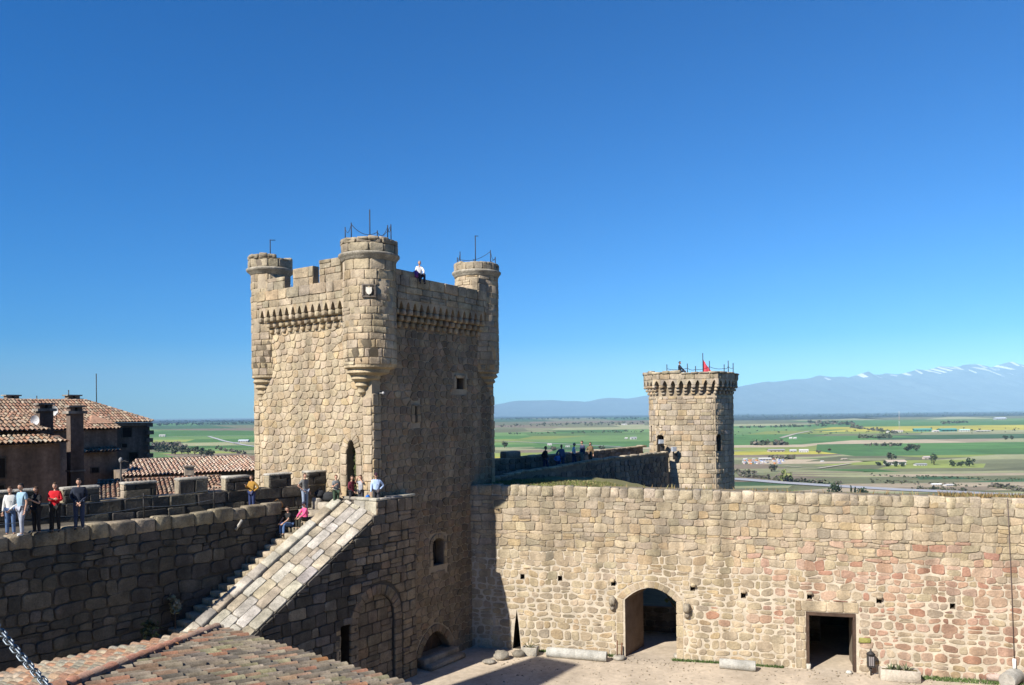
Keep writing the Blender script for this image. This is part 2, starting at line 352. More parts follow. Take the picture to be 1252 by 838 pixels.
# strips of farmland between two depressions (image px below the horizon), by bearing sector
SECT = [
 (-900, 250, [(2.2, 6, [FOR]), (6, 9, [DGRN, OLI, GRN]), (9, 12, [GRN, GRN2, DGRN]), (12, 19, [GRN, GRN2, GRN2]), (19, 23, [PAL, GRN]), (23, 29, [GRN2, YG]), (29, 41, [OLI, BRN, DGRN]), (41, 62, [GRN2, YG, GRN2]), (62, 100, [OLI, GRN])]),
 (250, 700, [(2.2, 5, [FOR]), (5, 9, [DGRN, OLI]), (9, 13, [OLI, BRN, DGRN]), (13, 18, [BRN, OLI, GRN]), (18, 22, [OLI, GRN, PAL]), (22, 30, [GRN, GRN2, GRN]), (30, 34, [YG, PAL, GRN2]), (34, 40, [GRN, GRN2]), (40, 43.5, [GRN2, YG, PAL]), (43.5, 47, [BRN, OLI]), (47, 56, [YEL, YG, YEL]), (56, 66, [GRN, DGRN]), (66, 100, [OLI, PAL])]),
 (700, 830, [(2.2, 5, [FOR]), (5, 9, [DGRN, OLI]), (9, 14, [BRN, OLI, DGRN]), (14, 20, [OLI, PAL, BRN]), (20, 27, [GRN, GRN2]), (27, 31, [PAL, YG, GRN2]), (31, 38, [GRN, GRN2]), (38, 44, [GRN, DGRN]), (44, 60, [GRN, YG]), (60, 100, [OLI, PAL])]),
 (830, 1045, [(2.0, 10.5, [FOR]), (10.5, 15, [PAL, OLI]), (15, 20, [OLI, GRN, PAL]), (20, 24, [GRN, GRN2]), (24, 28, [GRN2, YG]), (28, 37, [GRN, DGRN, GRN]), (37, 41, [GRN, OLI]), (41, 44, [BEI, PAL, YG]), (44, 49, [YG, PAL]), (49, 53, [YEL, YG]), (53, 59, [BRN, PAL, GRN2]), (59, 70, [OLI, BRN, BEI]), (70, 80, [OLI, BRN, PAL]), (80, 86, [BEI, BRN]), (86, 91, [OLI, DGRN]), (91, 97, [PAL, OLI]), (97, 120, [YG, YG, GRN2])]),
 (1045, 2200, [(2.0, 9, [FOR]), (9, 12, [PAL, OLI]), (12, 15, [GRN2, GRN]), (15, 20, [GRN, OLI, GRN]), (20, 26, [YEL, YG, YEL]), (26, 31, [YG, OLI, PAL]), (31, 36.5, [GRN, DGRN]), (36.5, 41, [BEI, BEI, PAL]), (41, 56, [GRN, GRN, (0.065, 0.145, 0.042)]), (56, 62, [YG, OLI, PAL]), (62, 72, [YG, OLI, GRN2]), (72, 76, [OLI, GRN]), (76, 82, [BEI, BRN, PAL]), (82, 90, [OLI, DGRN, OLI]), (90, 100, [BEI, BRN, BEI]), (100, 105, [OLI, PAL]), (105, 130, [YG, PAL, YG])]),
]
b = MB(); rr = random.Random(5)
for si, (u0, u1, rows) in enumerate(SECT):
    for d0, d1, cols in rows:
        Ya, Yb = HP * F / d1, HP * F / d0
        nsub = 1 if d1 - d0 < 5 or d0 < 9 else 2
        for q in range(nsub):
            da, db = d0 + (d1 - d0) * q / nsub, d0 + (d1 - d0) * (q + 1) / nsub; Yn, Yf = HP * F / db, HP * F / da
            k0, k1 = (u0 - rr.uniform(10, 75) - U0) / F, (u1 + rr.uniform(0, 20) - U0) / F; zp = ZP + 0.12 * si + 0.02 * q + 0.04 * (rows.index((d0, d1, cols)) % 2)
            k = k0; psk = rr.uniform(-0.05, 0.05)
            while k < k1 - 1e-6:
                kn = min(k1, k + rr.uniform(0.035, 0.16)); kn = k1 if k1 - kn < 0.03 else kn
                sk = rr.uniform(-0.035, 0.035)
                c = rr.choice(cols); g = rr.uniform(0.82, 1.18)
                b.add([((k + psk) * Yn, Yn, zp), ((kn + sk) * Yn, Yn, zp), ((kn - sk) * Yf, Yf, zp), ((k - psk) * Yf, Yf, zp)], [[0, 1, 2, 3]], (c[0] * g, c[1] * g, c[2] * g))
                k, psk = kn, sk
b.build('farmland_plain', M_FIELD, kind='structure')
gsheet('ground', [(-140000, -3000), (140000, -3000), (140000, 140000), (-140000, 140000)], mat('far_ground', base=(0.11, 0.14, 0.07), noise=0.3, scale=0.002, bump=0), ZP - 1.0)
def strip(name, pts, wid, m, z, col):
    b = MB(); P = [Vector((p.x, p.y, z)) for p in pts]; V = []
    for i, p in enumerate(P):
        t = (P[min(i + 1, len(P) - 1)] - P[max(i - 1, 0)]).normalized(); nn = Vector((-t.y, t.x, 0)); ww = wid[i] if isinstance(wid, list) else wid
        V += [p + nn * ww / 2, p - nn * ww / 2]
    b.add(V, [[2 * i, 2 * i + 1, 2 * i + 3, 2 * i + 2] for i in range(len(P) - 1)], col); return b.build(name, m, kind='structure')
pl = lambda L: [atz(u, v, ZP) for u, v in L]
strip('road', pl([(560, 583), (700, 582), (830, 584), (905, 587), (960, 591.5), (1040, 596.5), (1100, 600), (1160, 602.5), (1230, 606), (1330, 610)]), 26, M_PLAIN, ZP + 1.2, (0.33, 0.33, 0.34))
strip('road', pl([(170, 535.5), (240, 533.5), (330, 533)]), 20, M_PLAIN, ZP + 1.2, (0.42, 0.41, 0.40))
strip('road', pl([(255, 534), (275, 540), (300, 545), (330, 549)]), 14, M_PLAIN, ZP + 1.6, (0.42, 0.41, 0.40))
strip('road', pl([(590, 539), (640, 541), (700, 544), (760, 547)]), 14, M_PLAIN, ZP + 1.2, (0.36, 0.35, 0.34))
strip('track', pl([(955, 536), (972, 531), (990, 527.5)]), 16, M_PLAIN, ZP + 1.6, (0.38, 0.34, 0.26))
strip('track', pl([(960, 571), (1000, 574), (1040, 568)]), 7, M_PLAIN, ZP + 1.6, (0.42, 0.37, 0.28))
# mountains: ridges given as (u, v) on the skyline
def mountain(name, sky_, Y, depth, snow=None, seed=1, n=240, col=(0.055, 0.065, 0.06)):
    rg = random.Random(seed); b = MB(); u0, u1 = sky_[0][0], sky_[-1][0]; rows = 16; pts = []
    ph = [(rg.uniform(0.02, 0.25), rg.uniform(0, 6)) for _ in range(14)]
    for i in range(n + 1):
        u = u0 + (u1 - u0) * i / n
        for k in range(len(sky_) - 1):
            if sky_[k][0] <= u <= sky_[k + 1][0]:
                t = (u - sky_[k][0]) / (sky_[k + 1][0] - sky_[k][0]); v = sky_[k][1] + (sky_[k + 1][1] - sky_[k][1]) * t; break
        p = aty(u, v, Y); hh = p.z - ZP; jag = sum(math.sin(u * f + q) / (1 + 14 * f) for f, q in ph) * 0.035 * hh
        for j in range(rows + 1):
            t = j / rows; spur = sum(math.sin(u * f * 1.3 + q + t * 2.2 * math.sin(q * 5)) for f, q in ph[:9]) / 5
            z = ZP - 3 + (hh + jag) * (1 - t) ** 1.25 * (1 + 0.22 * spur * t * (1 - t) * 4)
            yy = Y - depth * t; b.v.append((p.x * (1 - 0.0 * t) + rg.uniform(-1, 1) * 25, yy + spur * depth * 0.05, z))
    zmax = max(p[2] for p in b.v)
    for i in range(n):
        for j in range(rows):
            k = i * (rows + 1) + j; b.f.append([k, k + 1, k + rows + 2, k + rows + 1])
            z = b.v[k][2]; sn = snow and z > ZP + snow * (zmax - ZP) * rg.uniform(0.88, 1.16) and rg.random() < 0.4
            g = rg.uniform(0.8, 1.2); b.c.append((0.5, 0.5, 0.52) if sn else (col[0] * g, col[1] * g, col[2] * g)); b.m.append(0); b.s.append(True)
    return b.build(name, M_MTN, kind='structure')
mountain('mountain_range', [(800, 506), (860, 482), (895, 474), (950, 467), (985, 463), (1022, 460), (1050, 457.5), (1068, 455.5), (1082, 457), (1098, 455), (1120, 452), (1150, 449.5), (1185, 447.5), (1215, 448.5), (1240, 446.5), (1300, 448), (1420, 452), (1600, 470)], 40000, 11000, snow=0.80, seed=3)
mountain('mountains', [(520, 511), (585, 498), (620, 492), (650, 490.5), (675, 488.5), (715, 491), (745, 487.5), (790, 484.5), (840, 478), (900, 482), (1000, 500)], 46000, 9000, seed=8)
# ================================================================== MAIN TOWER
S_R = 9.83; Q_L = -8.9
tw = thing('main_tower', 'tall square stone castle tower with three round corner turrets behind the staircase', 'tower', G(0, 0, Z0))
TOPZ = 17.7
b = MB(); sqp = [(0, 0), (S_R, 0), (S_R, Q_L), (0, Q_L)]
b.prism([G(s, q, Z0 - 1) for s, q in sqp], [G(s, q, TOPZ) for s, q in sqp], MORT)
wall = b.build('wall', [M_MORTAR], tw, recalc=True)
fR = planef(G(0, 0, 0), (EX, EY, 0), (EY, -EX, 0))          # right face: a = s
fL = planef(G(0, 0, 0), (EY, -EX, 0), (-EX, -EY, 0))        # left face: a = q (negative)
def R_(u, v): return atq(u, v, 0)
def L_(u, v): return ats(u, v, 0)
# openings of the right face
r0 = R_(557.5, 476); r1 = R_(566.5, 463); winA = rect(r0[0], r1[0], r0[1], r1[1])
r0 = R_(507, 517); r1 = R_(509.3, 497); slitA = rect(r0[0], r1[0], r0[1], r1[1])
r0 = R_(529, 693); r1 = R_(542, 657); winB = archpoly(r0[0], r1[0], r0[1], r1[1] - 0.25, r1[1])
r0 = R_(515, 812); r1 = R_(548.5, 766); doorA = archpoly(r0[0], r1[0], Z0 + 0.5, r1[1] - 1.0, r1[1], pointed=True)
# left face doorway, narrow and pointed
l0 = L_(424.5, 606); l1 = L_(435.5, 553); crown = L_(430, 538)[1]
niche = archpoly(l0[0], l1[0], 7.8, l1[1] - 0.1, crown, pointed=True)
hole_l = [(L_(369, 361)[0], L_(369, 361)[1])]
def grow(p, g):
    cx = sum(x for x, y in p) / len(p); cy = sum(y for x, y in p) / len(p)
    return [(x + (g if x > cx else -g), y + (g if y > cy else -g)) for x, y in p]
cut(wall, [slab(fR, winA, 0.2, -0.7, MORT_D), slab(fR, slitA, 0.2, -0.7, MORT_D), slab(fR, winB, 0.2, -0.8, MORT_D), slab(fR, doorA, 0.2, -0.7, MORT_D), slab(fL, niche, 0.2, -0.9, MORT_D)])
st = MB()
surR = [grow(winA, 0.3), grow(slitA, 0.28), grow(winB, 0.3), archpoly(doorA[0][0] - 0.42, doorA[1][0] + 0.42, Z0, r1[1] - 0.7, r1[1] + 0.45, pointed=True)]
cells = minus(rubble(0.55, S_R - 0.35, Z0, 17.0, 0.45, 0.38, 0.27), surR)
colR = lambda a, z: pale(BROWN(), 1.0 if z < 8 else 1.1)  # shaded face: shade put into the stone colour, darker than the left face
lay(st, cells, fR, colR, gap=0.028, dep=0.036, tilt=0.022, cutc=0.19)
lay(st, ashlar(0, 0.55, Z0, 13.4, 0.9, 0.42, split=0), fR, TAN, gap=0.025, dep=0.06, cutc=0.1)
lay(st, ashlar(S_R - 0.35, S_R, Z0, 13.4, 0.9, 0.42, split=0), fR, TAN, gap=0.025, dep=0.06, cutc=0.1)
for op, wd_ in ((winA, 0.26), (winB, 0.26)): surround(st, op[1:] + [op[0]], wd_, fR, TAN)
surround(st, [(slitA[1]), (slitA[2]), (slitA[3]), (slitA[0])], 0.26, fR, TAN, blk=0.5)
surround(st, doorA[1:] + [doorA[0]], 0.4, fR, BROWN, blk=0.4)
surL = [archpoly(niche[0][0] - 0.5, niche[1][0] + 0.42, 7.8, l1[1] + 0.1, crown + 0.35, pointed=True)]
cells = minus(rubble(Q_L + 0.45, -0.6, 6.5, 17.0, 0.44, 0.38, 0.27), surL)
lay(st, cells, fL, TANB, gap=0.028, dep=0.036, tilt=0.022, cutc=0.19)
lay(st, ashlar(-0.6, 0, 5.5, 13.2, 1.1, 0.42, split=0), fL, TANB, gap=0.022, dep=0.06, cutc=0.08)
lay(st, ashlar(Q_L, Q_L + 0.45, 5.5, 13.2, 1.1, 0.42, split=0), fL, TANB, gap=0.022, dep=0.06, cutc=0.08)
surround(st, niche[1:] + [niche[0]], 0.4, fL, TANB, blk=0.5)
fB = planef(G(0, Q_L, 0), (EX, EY, 0), (-EY, EX, 0))
lay(st, ashlar(0, S_R, 4, 16.5, 0.8, 0.45), fB, TAN, gap=0.03, dep=0.05)
st.build('masonry', [M_STONE], wall)
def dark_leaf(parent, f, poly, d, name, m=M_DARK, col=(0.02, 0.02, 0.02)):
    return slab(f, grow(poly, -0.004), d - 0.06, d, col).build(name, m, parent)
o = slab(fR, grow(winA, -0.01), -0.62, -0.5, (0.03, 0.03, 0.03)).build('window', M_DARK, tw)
bb = MB()
ca = (winA[0][0] + winA[1][0]) / 2
bb.box(Vector(fR(ca, (winA[0][1] + winA[2][1]) / 2, -0.1)), 0.03, 0.03, winA[2][1] - winA[0][1])
bb.build('bar', M_IRON, o)
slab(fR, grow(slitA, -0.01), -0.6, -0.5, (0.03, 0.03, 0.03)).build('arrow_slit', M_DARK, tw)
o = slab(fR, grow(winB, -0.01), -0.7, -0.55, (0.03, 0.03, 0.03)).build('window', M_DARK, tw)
bb = MB(); ca = (winB[0][0] + winB[1][0]) / 2
bb.box(Vector(fR(ca, (winB[0][1] + winB[2][1]) / 2, -0.25)), 0.04, 0.04, winB[2][1] - winB[0][1] - 0.1); bb.build('bar', M_IRON, o)
dl = MB(); na = 7
for i in range(na):
    x0 = doorA[0][0] + (doorA[1][0] - doorA[0][0]) * i / na; x1 = doorA[0][0] + (doorA[1][0] - doorA[0][0]) * (i + 0.94) / na; xm = (x0 + x1) / 2; c_ = (doorA[0][0] + doorA[1][0]) / 2
    top = 0.92 - 0.75 * abs(xm - c_) / (doorA[1][0] - doorA[0][0]) * 1.2
    p = rect(x0, x1, Z0 + 0.5, r1[1] - 1.0 + max(0.1, top)); dl.prism([fR(x, y, -0.6) for x, y in p], [fR(x, y, -0.48) for x, y in p], (0.05, 0.033, 0.025))
dr = dl.build('door', M_WOOD, tw); 
for zz in (1.0, 2.1): hb = MB(); hb.box(Vector(fR(c_, zz, -0.46)), 0.05, 1.3, 0.08, rz=rad(55 - 90)); hb.build('hinge', M_IRON, dr)
ds = MB()
for i, (o1, zt) in enumerate(((0.95, -0.1), (0.5, 0.2))): ds.rough(fR, doorA[0][0] - 0.3, doorA[1][0] + 0.3, Z0, Z0 + 0.25 * (i + 1), -0.2, o1, (0.3, 0.25, 0.19))
ds.build('doorstep', M_STONE, tw)
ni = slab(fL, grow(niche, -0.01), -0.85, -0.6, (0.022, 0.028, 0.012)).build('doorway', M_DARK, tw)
ms = MB(); c_ = (niche[0][0] + niche[1][0]) / 2
for _ in range(260):
    a_ = random.uniform(niche[0][0] + 0.03, niche[1][0] - 0.03); z_ = random.uniform(niche[0][1], crown - 0.1)
    if z_ > l1[1] and abs(a_ - c_) > (niche[1][0] - niche[0][0]) / 2 * (1 - (z_ - l1[1]) / (crown - l1[1])): continue
    ms.ball(fL(a_, z_, random.uniform(-0.55, -0.42)), 0.07, 0.07, 0.09, random.choice([(0.06, 0.075, 0.025), (0.08, 0.085, 0.03), (0.045, 0.05, 0.02)]), n=5, j=0.3)
ms.build('moss', M_LEAF, ni)
# --- corbelled parapets
def corbel_table(st, f, a0, a1, n, z0, z1, z2, dp, col, wd=0.25):
    sp = (a1 - a0) / n
    for i in range(n + 1):
        a = a0 + sp * i
        for k in range(3):
            zb, zt = z0 + (z1 - z0) * k / 3, z0 + (z1 - z0) * (k + 1) / 3; d = dp * (k + 1) / 3
            st.rough(f, a - wd / 2, a + wd / 2, zb + 0.012, zt - 0.004, -0.2, d, col(), bev=0.04, j=0.01)
    for i in range(n):                    # small pointed arches
        aL, aR = a0 + sp * i + wd / 2 - 0.03, a0 + sp * (i + 1) - wd / 2 + 0.03; m_ = 6
        A = [(aL + (aR - aL) * k / m_, z1 + (z2 - z1) * 0.78 * (1 - abs(2 * k / m_ - 1) ** 1.7)) for k in range(m_ + 1)]
        xs = [a0 + sp * i] + [x for x, _ in A] + [a0 + sp * (i + 1)]; ys = [z1] + [y for _, y in A] + [z1]
        for k in range(len(xs) - 1):
            p = [(xs[k], ys[k]), (xs[k + 1], ys[k + 1]), (xs[k + 1], z2), (xs[k], z2)]
            c = col() if k == 0 or k == len(xs) // 2 else c
            st.prism([f(x, y, dp - 0.33) for x, y in p], [f(x, y, dp) for x, y in p], c)
DP = 0.5
pz = lambda f_, u, v: f_(u, v)
cz0, cz1, cz2 = 16.72, 17.58, 18.05
crow = MB(); corbel_table(crow, fR, 1.35, S_R - 1.5, 14, cz0, cz1, cz2, DP, TAN); crow.build('corbel_table', M_STONE, tw)
crow = MB(); corbel_table(crow, fL, Q_L + 1.15, -1.35, 13, cz0, cz1, cz2, DP, TANB); crow.build('corbel_table', M_STONE, tw)
pp = MB(); PA = (0.33, 0.28, 0.2)
def para(f, a0, a1, z0, z1, col, w_=0.9, h_=0.42):
    p = rect(a0, a1, z0, z1)
    pp.prism([f(x, y, DP - 0.42) for x, y in p], [f(x, y, DP - 0.05) for x, y in p], MORT)
    lay(pp, ashlar(a0, a1, z0, z1, w_, h_, split=0.05), (lambda a, b_, d, f=f: f(a, b_, d + DP - 0.05)), col, gap=0.02, dep=0.055, cutc=0.07)
GT = lambda *_: GREY() if random.random() < 0.6 else TAN()
para(fL, Q_L + 0.9, -1.2, cz2, 18.95, GT)
def Lx(u): # parapet plane of the left face
    return ats(u, 340, -DP)[0]
for ua, ub, zt in ((326.5, 347, 19.55), (357.5, 382, 19.85), (390, 416.5, 20.05)):
    para(fL, Lx(ua), Lx(ub), 18.9, zt, GT)
para(fR, 1.1, S_R - 1.2, cz2, 19.25, GT)
para(fR, 1.1, 2.6, 19.2, 19.5, GT)
para(fR, S_R - 2.0, S_R - 1.25, 19.2, 19.95, GT)
fBk = lambda a, b_, d: fB(a, b_, d); para(fBk, 0.8, S_R - 0.8, 17.5, 19.2, GT)
fF = planef(G(S_R, 0, 0), (EY, -EX, 0), (EX, EY, 0)); para(fF, Q_L + 0.8, -0.8, 17.5, 19.2, GT)
pp.build('parapet', [M_STONE_OLD], tw)
b = MB(); b.prism([G(s, q, 17.72) for s, q in ((0.05, -0.05), (S_R - 0.05, -0.05), (S_R - 0.05, Q_L + 0.05), (0.05, Q_L + 0.05))], [G(s, q, 17.9) for s, q in ((0.05, -0.05), (S_R - 0.05, -0.05), (S_R - 0.05, Q_L + 0.05), (0.05, Q_L + 0.05))], (0.3, 0.26, 0.2))
b.build('roof_terrace', M_STONE, tw)
# --- corner turrets
def turret(c, R, zb, zm, zt, Rc, corb, posts, rod, cut_top=None, flag=False):
    b = MB(); b.lathe((c.x, c.y, 0), [(R, zb), (R, zm)], 40, MORT)
    t = b.build('turret', [M_MORTAR], tw)
    s = MB(); per = 2 * math.pi * R
    lay(s, ashlar(0, per, zb, zm, 0.66, 0.37, split=0.05, vw=0.4), cylf(c, R), TANB, gap=0.018, dep=0.036, cutc=0.06)
    s.build('masonry', [M_STONE], t)
    m = MB(); m.lathe((c.x, c.y, 0), [(R, zm - 0.02), (R + 0.06, zm + 0.02), (R + 0.08, zm + 0.08), (Rc + 0.05, zm + 0.16), (Rc + 0.12, zm + 0.24), (Rc + 0.12, zm + 0.32), (Rc, zm + 0.36), (R * 0.5, zm + 0.37)], 48, (0.37, 0.33, 0.26))
    m.build('moulding', M_STONE_OLD, t)
    p = MB(); zr = zm + 0.34; per = 2 * math.pi * Rc; fc = cylf(c, Rc - 0.04)
    p.lathe((c.x, c.y, 0), [(Rc - 0.05, zr), (Rc - 0.05, zt - 0.08 if not cut_top else zr + 0.42), (Rc - 0.4, zt - 0.08 if not cut_top else zr + 0.42), (Rc - 0.42, zr)], 40, MORT_D, cap=False)
    cells = ashlar(0, per, zr, zt, 0.85, 0.42, split=0, vh=0.1)
    if cut_top: cells = [q for q in cells if sum(y for x, y in q) / 4 < zr + 0.4 or cut_top((sum(x for x, y in q) / 4) / Rc)]
    lay(p, cells, fc, GREY, gap=0.02, dep=0.06, cutc=0.12)
    if cut_top:
        for q in cells:
            if sum(y for x, y in q) / 4 > zr + 0.4:
                p.prism([fc(x, y, -0.35) for x, y in q], [fc(x, y, -0.0) for x, y in q], MORT)
    for i in range(16):                  # coping stones, worn
        a0_, a1_ = per * i / 16, per * (i + 0.97) / 16
        if cut_top and not cut_top((a0_ + a1_) / 2 / Rc):
            p.rough(fc, a0_, a1_, zr + 0.40, zr + 0.50, -0.36, 0.05, GREY(), bev=0.03); continue
        p.rough(fc, a0_, a1_, zt - 0.10 - random.uniform(0, 0.05), zt + random.uniform(-0.02, 0.08), -0.36, 0.06, GREY(), bev=0.04, j=0.02)
    p.build('turret_parapet', [M_STONE_OLD], t)
    k = MB(); bot = Vector((corb[0], corb[1])); prof = [(1.0, zb), (0.97, zb - 0.12), (0.80, zb - 0.20), (0.80, zb - 0.37), (0.68, zb - 0.44), (0.56, zb - 0.50), (0.56, zb - 0.66), (0.44, zb - 0.74), (0.33, zb - 0.80), (0.33, zb - 0.98), (0.22, zb - 1.06), (0.16, zb - 1.16), (0.17, zb - 1.3), (0.08, zb - 1.42), (0.03, zb - 1.5)]
    n = 36; V = []
    for rr_, zz in prof:
        q = min(1, (zb - zz) / 1.2); cx, cy = c.x + (bot.x - c.x) * q, c.y + (bot.y - c.y) * q
        V += [(cx + R * rr_ * math.cos(2 * math.pi * i / n), cy + R * rr_ * math.sin(2 * math.pi * i / n), zz) for i in range(n)]
    k.add(V, [[j * n + (i + 1) % n, j * n + i, (j + 1) * n + i, (j + 1) * n + (i + 1) % n] for j in range(len(prof) - 1) for i in range(n)], (0.43, 0.345, 0.225), 0, False)
    k.build('corbel', M_STONE, t)
    if rod:
        q = MB(); q.tube([(c.x + rod[0], c.y, zt - 0.3), (c.x + rod[0], c.y, zt + rod[1])], 0.028, 5)
        if rod[2]: q.tube([(c.x + rod[0], c.y, zt + rod[1] - 0.02), (c.x + rod[0] + rod[2], c.y + 0.05, zt + rod[1] - 0.02)], 0.02, 4)
        q.build('lightning_rod', M_IRON, t)
    tops = []
    for ang, hh in posts:
        q = MB(); x, y = c.x + (Rc - 0.2) * math.cos(rad(ang)), c.y + (Rc - 0.2) * math.sin(rad(ang)); q.tube([(x, y, zt - 0.1), (x, y, zt + hh)], 0.025, 5); q.build('railing_post', M_IRON, t); tops.append((x, y, zt + hh - 0.08))
    if len(tops) > 1:
        q = MB()
        for A, B in zip(tops, tops[1:]):
            A, B = Vector(A), Vector(B); q.tube([A.lerp(B, k / 8) - Vector((0, 0, 0.28 * (1 - (k / 4 - 1) ** 2))) for k in range(9)], 0.014, 4)
        q.build('chain', M_IRON, t)
    return t
cN = G(0.42, -0.50); tN = turret(cN, 1.26, 14.75, 19.75, 20.75, 1.36, G(-0.02, -0.62)[:2], [(205, 0.65), (235, 0.75), (300, 0.35), (330, 0.7), (345, 0.8), (100, 0.5)], (0.05, 1.6, 0))
cL_ = G(0.55, Q_L + 0.78); tL = turret(cL_, 1.0, 14.55, 19.95, 20.95, 1.14, G(0.05, Q_L + 0.55)[:2], [], (0.0, 1.0, 0.28), cut_top=lambda a: not (-75 < ((math.degrees(a) + 180) % 360 - 180) < 10))
cR_ = G(S_R - 0.55, -0.72); tR = turret(cR_, 1.22, 14.85, 20.2, 20.95, 1.30, G(S_R - 0.3, -0.1)[:2], [(215, 0.7), (180, 0.5), (320, 0.75), (0, 0.5), (100, 0.6)], (-0.05, 1.75, 0.18))
# coat of arms on the near turret
fc = cylf(cN, 1.26); aa = lambda deg: (deg % 360) * math.pi / 180 * 1.26
pA = aty(451, 354, 37.4); ang = math.degrees(math.atan2(pA.y - cN.y, pA.x - cN.x)); a0 = aa(ang); zc = aty(451, 354, 37.0).z
s = MB(); hw = 0.31
for q in (rect(a0 - hw, a0 + hw, zc + 0.24, zc + hw), rect(a0 - hw, a0 + hw, zc - hw, zc - 0.24), rect(a0 - hw, a0 - 0.24, zc - 0.24, zc + 0.24), rect(a0 + 0.24, a0 + hw, zc - 0.24, zc + 0.24)):
    s.prism([fc(x, y, 0.0) for x, y in q], [fc(x, y, 0.11) for x, y in q], (0.2, 0.17, 0.14))
q = rect(a0 - 0.24, a0 + 0.24, zc - 0.24, zc + 0.24); s.prism([fc(x, y, 0.02) for x, y in q], [fc(x, y, 0.06) for x, y in q], (0.10, 0.085, 0.07))
ca_ = s.build('coat_of_arms', M_STONE, tN); s = MB()
sh = [(-0.12, 0.16), (-0.13, -0.02), (-0.09, -0.14), (0, -0.2), (0.09, -0.14), (0.13, -0.02), (0.12, 0.16), (0, 0.13)]
s.prism([fc(a0 + x, zc + y, 0.055) for x, y in sh][::-1], [fc(a0 + x, zc + y, 0.12) for x, y in sh][::-1], (0.72, 0.68, 0.58)); s.build('shield', M_PLAIN, ca_)
s = MB(); lp = R_(463, 481); s.ball(fR(lp[0], lp[1], 0.3), 0.07, 0.07, 0.07, (0.4, 0.4, 0.4), n=10); s.tube([fR(lp[0], lp[1], 0), fR(lp[0], lp[1], 0.25)], 0.03, 6, (0.2, 0.2, 0.2)); s.build('lamp', M_PLAIN, tw)
# ================================================================== STAIRCASE against the tower
SP = -0.38
QS, QC, QI = 0.6, -1.85, -3.05                 # side wall, coping, inner face of the rampart
zr_ = lambda s: 7.64 + 0.568 * (s - SP)      # right edge of the sloped band
zb_ = lambda s, q: zr_(s) + 0.30 * (QS - q)
zs_ = lambda s: 7.8 + 0.568 * (s + 1.6)
S0, S1, ZT = -12.6, 2.28, 8.41
stc = thing('outdoor_staircase', 'long stone staircase with a broad sloping paved balustrade climbing to the tower door', 'staircase', G(-5, -1, Z0))
fS = planef(G(0, QS, 0), (EX, EY, 0), (EY, -EX, 0))
b = MB(); prof = [(S0, Z0 - 1), (S1, Z0 - 1), (S1, ZT - 0.12), (SP, ZT - 0.12), (SP, zr_(SP) - 0.02), (S0, zr_(S0) - 0.02)]
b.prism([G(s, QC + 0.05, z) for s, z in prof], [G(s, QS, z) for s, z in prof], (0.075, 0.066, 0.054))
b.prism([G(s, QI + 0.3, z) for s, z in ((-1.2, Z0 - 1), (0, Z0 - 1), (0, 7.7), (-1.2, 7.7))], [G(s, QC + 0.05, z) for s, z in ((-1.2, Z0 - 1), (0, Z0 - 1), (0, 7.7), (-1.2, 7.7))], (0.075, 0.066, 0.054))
sw = b.build('side_wall', [M_MORTAR], stc, recalc=True)
S_ = lambda u, v: atq(u, v, QS)
d0 = S_(416.5, 812); d1 = S_(432, 762); sdoor = rect(d0[0], d1[0], d0[1] - 1.2, d1[1])
a0_ = S_(437, 745)[0]; a1_ = S_(481.5, 745); cr = S_(458, 728)[1]; sarch = archpoly(a0_, a1_[0], Z0 + 0.02, a1_[1] - 0.2, cr, n=14)
cut(sw, [slab(fS, sdoor, 0.2, -1.2, (0.075, 0.066, 0.054)), slab(fS, sarch, 0.2, -0.16, (0.075, 0.066, 0.054))])
st = MB()
outer = archpoly(a0_ - 0.1, a1_[0] + 0.55, Z0, a1_[1] - 0.2, cr + 0.62, n=14)
cells = minus(ashlar(S0, S1 - 0.0, Z0, ZT - 0.12, 0.72, 0.42, vh=0.3, split=0.2, jit=0.03), [outer, grow(sdoor, 0.0)])
res = []
for p in cells:
    L = 0.568; nrm = math.hypot(L, 1)
    cx = sum(x for x, y in p) / len(p)
    if cx < SP + 0.1: p = clip(p, -L / nrm, 1 / nrm, (7.64 - 0.568 * SP - 0.05) / nrm)
    if len(p) > 2: res.append(p)
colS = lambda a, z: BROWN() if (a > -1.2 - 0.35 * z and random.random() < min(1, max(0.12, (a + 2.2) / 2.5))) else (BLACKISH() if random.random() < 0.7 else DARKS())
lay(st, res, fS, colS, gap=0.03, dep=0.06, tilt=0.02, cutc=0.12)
surround(st, sarch[1:] + [sarch[0]], 0.5, fS, BROWN, blk=0.34, dep=0.065)
jam = rect(sdoor[0][0] - 0.3, sdoor[0][0], sdoor[0][1], sdoor[2][1]); lay(st, ashlar(jam[0][0], jam[1][0], jam[0][1], jam[2][1], 0.6, 0.6, split=0), fS, TAN, gap=0.02, dep=0.05, cutc=0.05)
fS2 = planef(G(0, QS - 0.15, 0), (EX, EY, 0), (EY, -EX, 0))
inn = []
for p in ashlar(a0_, a1_[0], Z0, cr, 0.66, 0.5, vh=0.3, split=0.15):
    for e in edges(sarch):
        if len(p) > 2: p = clip(p, *e)
    if len(p) > 2: inn.append(p)
lay(st, minus(inn, [sdoor]), fS2, BROWN, gap=0.025, dep=0.05, cutc=0.1)
fE = planef(G(S1, 0, 0), (EY, -EX, 0), (EX, EY, 0)); lay(st, ashlar(0, QS, Z0, ZT - 0.12, 0.8, 0.45, split=0), fE, BROWN, gap=0.025, dep=0.04)
st.build('masonry', [M_STONE_OLD], sw)
slab(fS, grow(sdoor, -0.01), -1.15, -1.0, (0.015, 0.015, 0.015)).build('doorway', M_DARK, stc)
